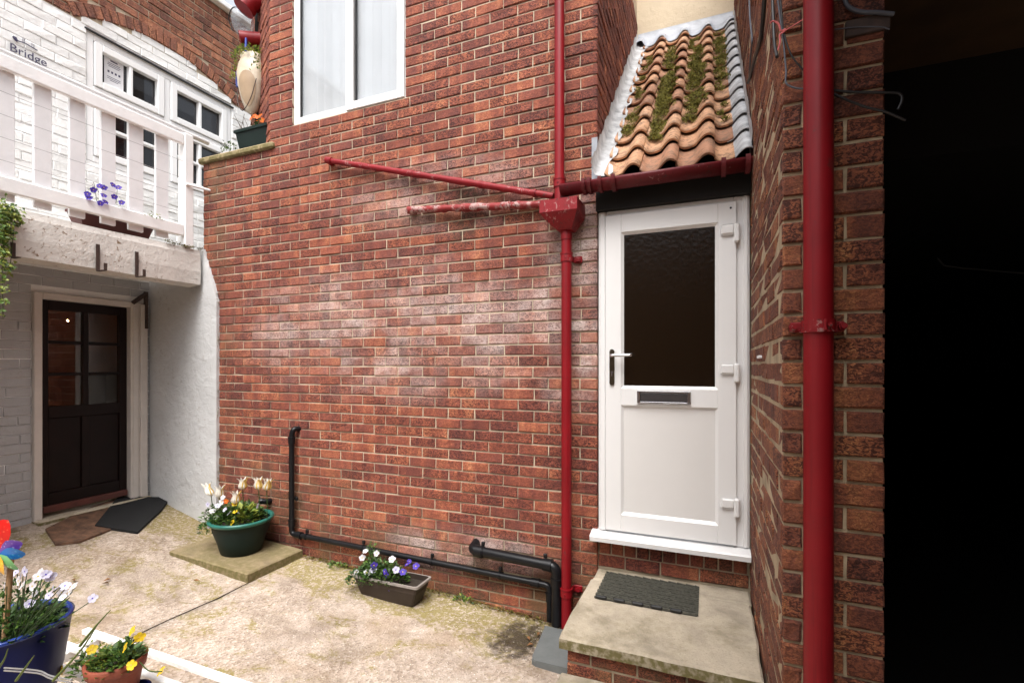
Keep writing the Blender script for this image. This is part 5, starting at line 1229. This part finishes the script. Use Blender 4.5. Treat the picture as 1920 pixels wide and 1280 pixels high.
bc = on_z(12, 1168, 0.80); bpz = SZ + 0.001
bpot = thing('flower_pot', 'glazed cobalt blue pot of white flowers in the bottom left corner', 'flower pot', (bc.x, bc.y, bpz))
RB = 0.178; rz2 = 0.80
m = MB(); m.lathe(bc.x, bc.y, [(0.110, bpz), (0.122, bpz + 0.01), (0.150, bpz + 0.12), (0.168, rz2 - 0.04), (RB - 0.006, rz2 - 0.010), (RB, rz2), (RB - 0.012, rz2 + 0.006), (RB - 0.022, rz2 - 0.002), (RB - 0.030, rz2 - 0.07)], 48, [0, 0, 0, 0, 1, 1, 1, 0]); m.build('pot', [mat_pot_blue, mat_pot_blue_rim], bpot)
m = MB(); m.lathe(bc.x, bc.y, [(RB - 0.03, rz2 - 0.05), (0.09, rz2 - 0.035), (0.001, rz2 - 0.03)], 28); m.build('soil', mat_soil, bpot)
foliage(bpot, 900, dome(bc.x, bc.y, rz2 - 0.045, 0.155, 0.155, 0.08), (0.016, 0.034), [mat_leaf_dark, mat_leaf])
stems = []
wf_ = [(40, 1078), (30, 1073), (48, 1070), (36, 1088), (44, 1096), (62, 1098), (72, 1080), (78, 1072), (86, 1076), (94, 1080), (100, 1102), (110, 1100), (116, 1110), (122, 1098), (132, 1108), (128, 1118), (118, 1120), (20, 1096), (10, 1098), (55, 1131), (174, 1121), (92, 1116), (138, 1100), (66, 1112)]
for (px, py) in wf_:
    p = on_y(px, py, bc.y - rng.uniform(-0.05, 0.10)); put_flower(bpot, 'lilac' if rng.random() < 0.35 else 'white', p, rng.uniform(0.022, 0.032))
    stems.append(((bc.x + max(-0.11, min(0.11, (p.x - bc.x) * 0.5)), bc.y + max(-0.07, min(0.07, (p.y - bc.y) * 0.4)), rz2 - 0.04), tuple(p - Vector((0, -0.004, 0.004))), 0.0014))
foliage(bpot, 420, dome(bc.x + 0.05, bc.y, rz2 - 0.02, 0.13, 0.13, 0.17), (0.012, 0.030), [mat_leaf, mat_leaf_dark], 'flower_stems', stems)
gr_ = MB()
for (a, b, c_) in (((30, 1275), (52, 1245), (64, 1228)), ((-5, 1255), (8, 1235), (15, 1215)), ((150, 1210), (178, 1175), (207, 1143)), ((100, 1275), (150, 1220), (182, 1172))):
    P = spline([on_y(a[0], a[1], bc.y - 0.30), on_y(b[0], b[1], bc.y - 0.30), on_y(c_[0], c_[1], bc.y - 0.30)], 5); gr_.tube(P, 0.003, 5, 0, False, rr=[0.0032 * (1 - 0.8 * i / len(P)) for i in range(len(P))])
tag(gr_.build('grass_blades', [mat_leaf_lime], bpot), kind='stuff')
m = MB()
for dz in (0, 5):
    m.tube(spline([on_y(8, 1251 + dz, bc.y - 0.27), on_y(70, 1256 + dz, bc.y - 0.27), on_y(95, 1266 + dz, bc.y - 0.27), on_y(135, 1274 + dz, bc.y - 0.27)], 5), 0.0018, 6)
tag(m.build('wire_loop', mat_wire), 'loose pale wire loop in front of the blue pot', 'wire')

tc = on_z(218, 1232, 0.655); tcz = SZ + 0.001
tp = thing('flower_pot', 'terracotta pot of yellow pansies beside the blue pot', 'flower pot', (tc.x, tc.y, tcz))
m = MB(); rt = 0.092; rz3 = 0.655
m.lathe(tc.x, tc.y, [(0.056, tcz), (0.060, tcz + 0.006), (0.078, rz3 - 0.045), (0.080, rz3 - 0.040), (0.088, rz3 - 0.036), (rt + 0.001, rz3 - 0.004), (rt - 0.004, rz3), (rt - 0.012, rz3 - 0.002), (rt - 0.018, rz3 - 0.04)], 36); m.build('pot', mat_terra, tp)
m = MB(); m.lathe(tc.x, tc.y, [(rt - 0.016, rz3 - 0.032), (0.05, rz3 - 0.022), (0.001, rz3 - 0.02)], 24); m.build('soil', mat_soil, tp)
foliage(tp, 460, dome(tc.x, tc.y, rz3 - 0.03, 0.082, 0.080, 0.060), (0.012, 0.030), [mat_leaf, mat_leaf_lime])
foliage(tp, 170, dome(tc.x - 0.085, tc.y - 0.03, rz3 - 0.06, 0.06, 0.06, 0.11), (0.012, 0.030), [mat_leaf, mat_leaf_lime], 'trailing_leaves')
foliage(tp, 150, dome(tc.x + 0.06, tc.y + 0.0, rz3 - 0.01, 0.05, 0.05, 0.09), (0.012, 0.028), [mat_leaf, mat_leaf_dark], 'upright_leaves')
for (px, py) in ((256, 1198), (236, 1213), (249, 1182), (247, 1246), (303, 1258), (172, 1217), (117, 1255), (262, 1193)): put_flower(tp, 'yellow', on_y(px, py, tc.y - 0.06), 0.032)
m = MB(); st_ = [on_y(303, 1258, tc.y - 0.08), on_y(280, 1257, tc.y - 0.07), on_y(262, 1240, tc.y - 0.05)]; m.tube(spline(st_, 4), 0.0018, 5, 0, False); m.build('stem', mat_leaf, tp)
sc_ = on_z(265, 1276, SZ + 0.05); m = MB(); m.lathe(sc_.x, sc_.y - 0.03, [(0.040, SZ + 0.001), (0.052, SZ + 0.035), (0.056, SZ + 0.04), (0.050, SZ + 0.04), (0.044, SZ + 0.01)], 24)
tag(m.build('small_pot', mat_pot_blue), 'small dark blue pot edge showing right of the terracotta pot', 'flower pot')
# pinwheel
pw = on_y(8, 1034, bc.y - 0.03); pin = thing('pinwheel', 'multicoloured toy pinwheel on a wooden stick in the blue pot', 'pinwheel', (pw.x, pw.y, 0.77))
m = MB(); base = on_y(7, 1195, bc.y - 0.03); m.tube([pw + Vector((0, 0.02, 0.01)), Vector((base.x, base.y, rz2 - 0.06))], 0.0085, 10); m.build('stick', mat_wood, pin)
m = MB(); m.tube([pw + Vector((0, 0.02, 0)), pw + Vector((0, -0.03, 0))], 0.008, 10); m.build('pin', mat_gasket, pin)
for i, (cn, ang, L) in enumerate((('red', 66, 0.118), ('violet', 16, 0.090), ('blue', -8, 0.092), ('green', -45, 0.084), ('gold', -82, 0.070), ('violet', -130, 0.085), ('green', 175, 0.085), ('red', 118, 0.09))):
    a = R(ang); d = Vector((math.cos(a) * CY, math.cos(a) * SY, math.sin(a))); t = Vector((-math.sin(a) * CY, -math.sin(a) * SY, math.cos(a))); out = Vector((SY, -CY, 0)); m = MB()
    rows = []
    for (u, w0, w1, o0) in ((0.08, -0.05, 0.08, 0.01), (0.35, -0.14, 0.30, 0.10), (0.65, -0.10, 0.42, 0.22), (0.88, 0.0, 0.36, 0.18), (1.0, 0.12, 0.22, 0.05)):
        rows += [pw + d * u * L + t * w0 * L + out * 0.02, pw + d * u * L + t * (w0 + w1) * 0.5 * L + out * (o0 * L * 0.5 + 0.02), pw + d * u * L + t * w1 * L + out * (o0 * L + 0.02)]
    m.add(rows, [f for k in range(4) for f in ((3 * k, 3 * k + 1, 3 * k + 4, 3 * k + 3), (3 * k + 1, 3 * k + 2, 3 * k + 5, 3 * k + 4))], 0, 0, True); m.build('vane', mat_pw[cn], pin)

# ------------------------------------------------------------------ cables and small things on the pier
def cable(label, pts, r, mat=mat_cable, name='cable', cat='cable', n=6, smooth=True):
    m = MB(); m.tube(spline(pts, n) if smooth else pts, r, 8); return tag(m.build(name, mat), label, cat)
SX = RX1 - 0.012
cable('thick straight black cable on the side wall above the porch roof', [on_x(1437, -60, SX), on_x(1428, 60, SX), on_x(1415, 110, SX), on_x(1403, 155, SX)], 0.009)
cable('thin dangling cable left of the thick black cable', [on_x(1403, -60, SX), on_x(1406, 30, SX), on_x(1410, 72, SX), on_x(1408, 100, SX), on_x(1404, 150, SX)], 0.005, mat_cable_grey)
cable('short black cable end dangling behind the pink string', [on_x(1446, -60, SX), on_x(1450, 40, SX), on_x(1452, 80, SX), on_x(1457, 107, SX)], 0.0055)
QY = PY - 0.012
cable('grey cable of the bundle running down the pier corner', [on_y(1452, -60, QY), on_y(1461, 20, QY), on_y(1467, 60, QY), on_y(1471, 100, QY), on_y(1474, 135, QY), on_y(1474, 156, QY), on_y(1490, 165, QY), on_y(1515, 167, QY), on_y(1545, 168, PY - 0.004)], 0.0030, mat_cable_grey)
cable('dark cable slanting from the bundle behind the right downpipe', [on_y(1459, -60, QY - .006), on_y(1465, 20, QY - .006), on_y(1470, 62, QY - .006), on_y(1482, 100, QY - .006), on_y(1500, 125, QY - .002), on_y(1520, 145, PY - 0.004)], 0.0028)
cable('black cable loop sticking out past the right edge of the pier', [on_y(1545, 168, PY - 0.006), on_y(1600, 173, PY - 0.012), on_y(1660, 174, PY - 0.014), on_y(1686, 176, PY - 0.012), on_y(1691, 188, PY - 0.012), on_y(1684, 206, PY - 0.014)], 0.0042)
cable('black cable slanting down right from behind the downpipe', [on_y(1545, 165, PY - 0.012), on_y(1575, 182, PY - 0.02), on_y(1620, 200, PY - 0.022), on_y(1660, 210, PY - 0.024), on_y(1698, 226, PY - 0.02)], 0.0040)
cable('grey conduit bending right near the top of the pier', [on_y(1580, -60, PY - 0.016), on_y(1584, -5, PY - 0.016), on_y(1592, 14, PY - 0.016), on_y(1615, 23, PY - 0.016), on_y(1645, 24, PY - 0.016), on_y(1676, 27, PY - 0.012)], 0.0065, mat_cable_grey, 'conduit', 'conduit')
cable('thin pale wire stretched across the top of the pier', [on_y(1556, 57, PY - 0.010), on_y(1600, 52, PY - 0.010), on_y(1650, 51, PY - 0.008), on_y(1668, 56, PY - 0.006)], 0.0022, mat_cable_grey, 'wire', 'wire')
cable('pink string knotted round the cable bundle', [on_y(1444, 44, QY - .012), on_y(1450, 40, QY - .012), on_y(1460, 46, QY - .012), on_y(1464, 58, QY - .012), on_y(1472, 56, QY - .012), on_y(1470, 60, QY - .012), on_y(1462, 66, QY - .012), on_y(1463, 78, QY - .012), on_y(1459, 94, QY - .012)], 0.0028, mat_string, 'string', 'string')
cable('taut pink string from the knot to the right downpipe', [on_y(1472, 58, QY - .012), on_y(1512, 33, PY - 0.05)], 0.0016, mat_string, 'string', 'string', smooth=False)
m = MB(); m.bbox(on_y(1585, 0, PY).x, PX1 + 0.012, PY - 0.008, PY + 0.05, on_y(1640, 62, PY).z, on_y(1640, 30, PY).z, 0.003); tag(m.build('bracket_plate', mat_iron), 'dark iron plate under the grey conduit on the pier', 'bracket')
m = MB(); q = on_x(1428, 670, RX1 - 0.002); m.bbox(RX1 - 0.018, RX1 - 0.0035, q.y - 0.045, q.y + 0.045, q.z - 0.004, q.z + 0.009, 0.002); tag(m.build('door_contact', mat_upvc), 'small white plastic contact on the side wall beside the door', 'fitting')
for (lb, a, b) in (('upper of two faint wires inside the dark passage', (1660, 462), (1742, 418)), ('lower of two faint wires inside the dark passage', (1660, 476), (1748, 436))): cable(lb, [on_y(a[0], a[1], 2.3), on_y(b[0], b[1], 3.2)], 0.0016, mat_cable, 'wire', 'wire', smooth=False)
cable('faint bent conduit deep inside the dark passage', [on_y(1758, 484, 3.0), on_y(1770, 498, 3.0), on_y(1800, 502, 3.0), on_y(1935, 514, 3.0)], 0.005, mat_cable, 'conduit', 'conduit', smooth=False)

# ------------------------------------------------------------------ weeds and fallen leaves
def weed(name, label, c, n, sx, sy, h, L):
    t = thing(name, label, 'plant', c); foliage(t, n, dome(c[0], c[1], c[2], sx, sy, h), L, [mat_leaf, mat_leaf_lime]); return t
weed('weed', 'small green weeds at the wall foot left of the brown trough', (-2.72, 3.03, gz(-2.72)), 90, 0.10, 0.035, 0.05, (0.012, 0.03))
weed('weed', 'small green weed at the wall foot right of the brown trough', (-1.60, 3.03, gz(-1.6)), 60, 0.07, 0.03, 0.06, (0.012, 0.03))
weed('weed', 'tiny weed growing under the edge of the doorstep slab', (-0.18, 2.25, 0.222), 36, 0.035, 0.012, 0.035, (0.010, 0.02))
def gleaf(px, py, label, L, mat):
    p = on_z(px, py, gz(-3) if px < 500 else 0.0); z = gz(p.x); p = on_z(px, py, z + 0.012); m = MB(); a = rng.uniform(0, 6)
    m.leaf(Vector((p.x, p.y, gz(p.x) + 0.016)), Vector((math.cos(a), math.sin(a), 0.15)), Vector((0, 0, 1)), L, L * 0.45, 0, rng.uniform(.1, .9), 0.4); tag(m.build('fallen_leaf', mat), label, 'leaf', 'fallen leaves')
for (px, py, lb) in ((205, 1087, 'curled dark leaf, lowest of the three in the middle of the left concrete'), (209, 1073, 'small dark leaf just above the curled dark leaf on the left concrete'), (362, 1086, 'dark leaf on the concrete nearest the mossy slab'), (140, 1056, 'dark leaf on the concrete nearest the brown mat')): gleaf(px, py, lb, 0.05, mat_dead)
for (px, py, lb) in ((1012, 1186, 'pale leaf touching the gully cover, upper one on the damp patch'), (988, 1194, 'brown leaf furthest left on the damp patch'), (1000, 1208, 'orange leaf lowest on the damp patch by the gully')): gleaf(px, py, lb, 0.045, mat_dead)

mf = MB()
for i in range(900):
    x = rng.uniform(-3.08, -0.97); d = abs(rng.gauss(0, 0.03)) * (0.6 + 0.8 * abs(mnoise.noise((x * 2.5, 0, 0))))
    if mnoise.noise((x * 3.1, 5, 1)) < -0.25: continue
    y = WY - 0.004 - d; mf.leaf(Vector((x, y, gz(x) + 0.004 + rng.uniform(0, 0.012))), Vector((rng.uniform(-1, 1), rng.uniform(-1, .3), rng.uniform(.1, .8))), Vector((0, 0, 1)), rng.uniform(0.010, 0.026), rng.uniform(0.006, 0.014), 0 if rng.random() < 0.75 else 1, rng.uniform(.02, .9))
for i in range(420):
    z = rng.uniform(0.25, 2.75); xe = -4.127 if z < 2.3 else -4.127 - (z - 2.3) / 0.46 * 0.19
    if mnoise.noise((z * 4, 3, 3)) < -0.05: continue
    mf.leaf(Vector((xe + rng.gauss(0.004, 0.006), WY - 0.004 - rng.random() * 0.012, z)), Vector((rng.uniform(-1, 1), rng.uniform(-1, 0), rng.uniform(-1, .6))), Vector((0, -1, 0.3)), rng.uniform(0.010, 0.022), rng.uniform(0.006, 0.012), 0 if rng.random() < 0.7 else 1, rng.uniform(.02, .6))
for i in range(160):
    mf.leaf(Vector((BX + rng.uniform(-0.02, 0.02), rng.uniform(2.72, 3.04), 2.752 + abs(rng.gauss(0, 0.01)))), Vector((rng.uniform(-.3, 1), rng.uniform(-1, 1), rng.uniform(-.3, .8))), Vector((0, 0, 1)), rng.uniform(0.010, 0.024), rng.uniform(0.006, 0.012), 0, rng.uniform(.02, .7))
tag(mf.build('moss_fringe', [mat_moss, mat_dead]), 'dark moss and dirt along the foot and left edge of the brick wall', 'moss', kind='stuff')
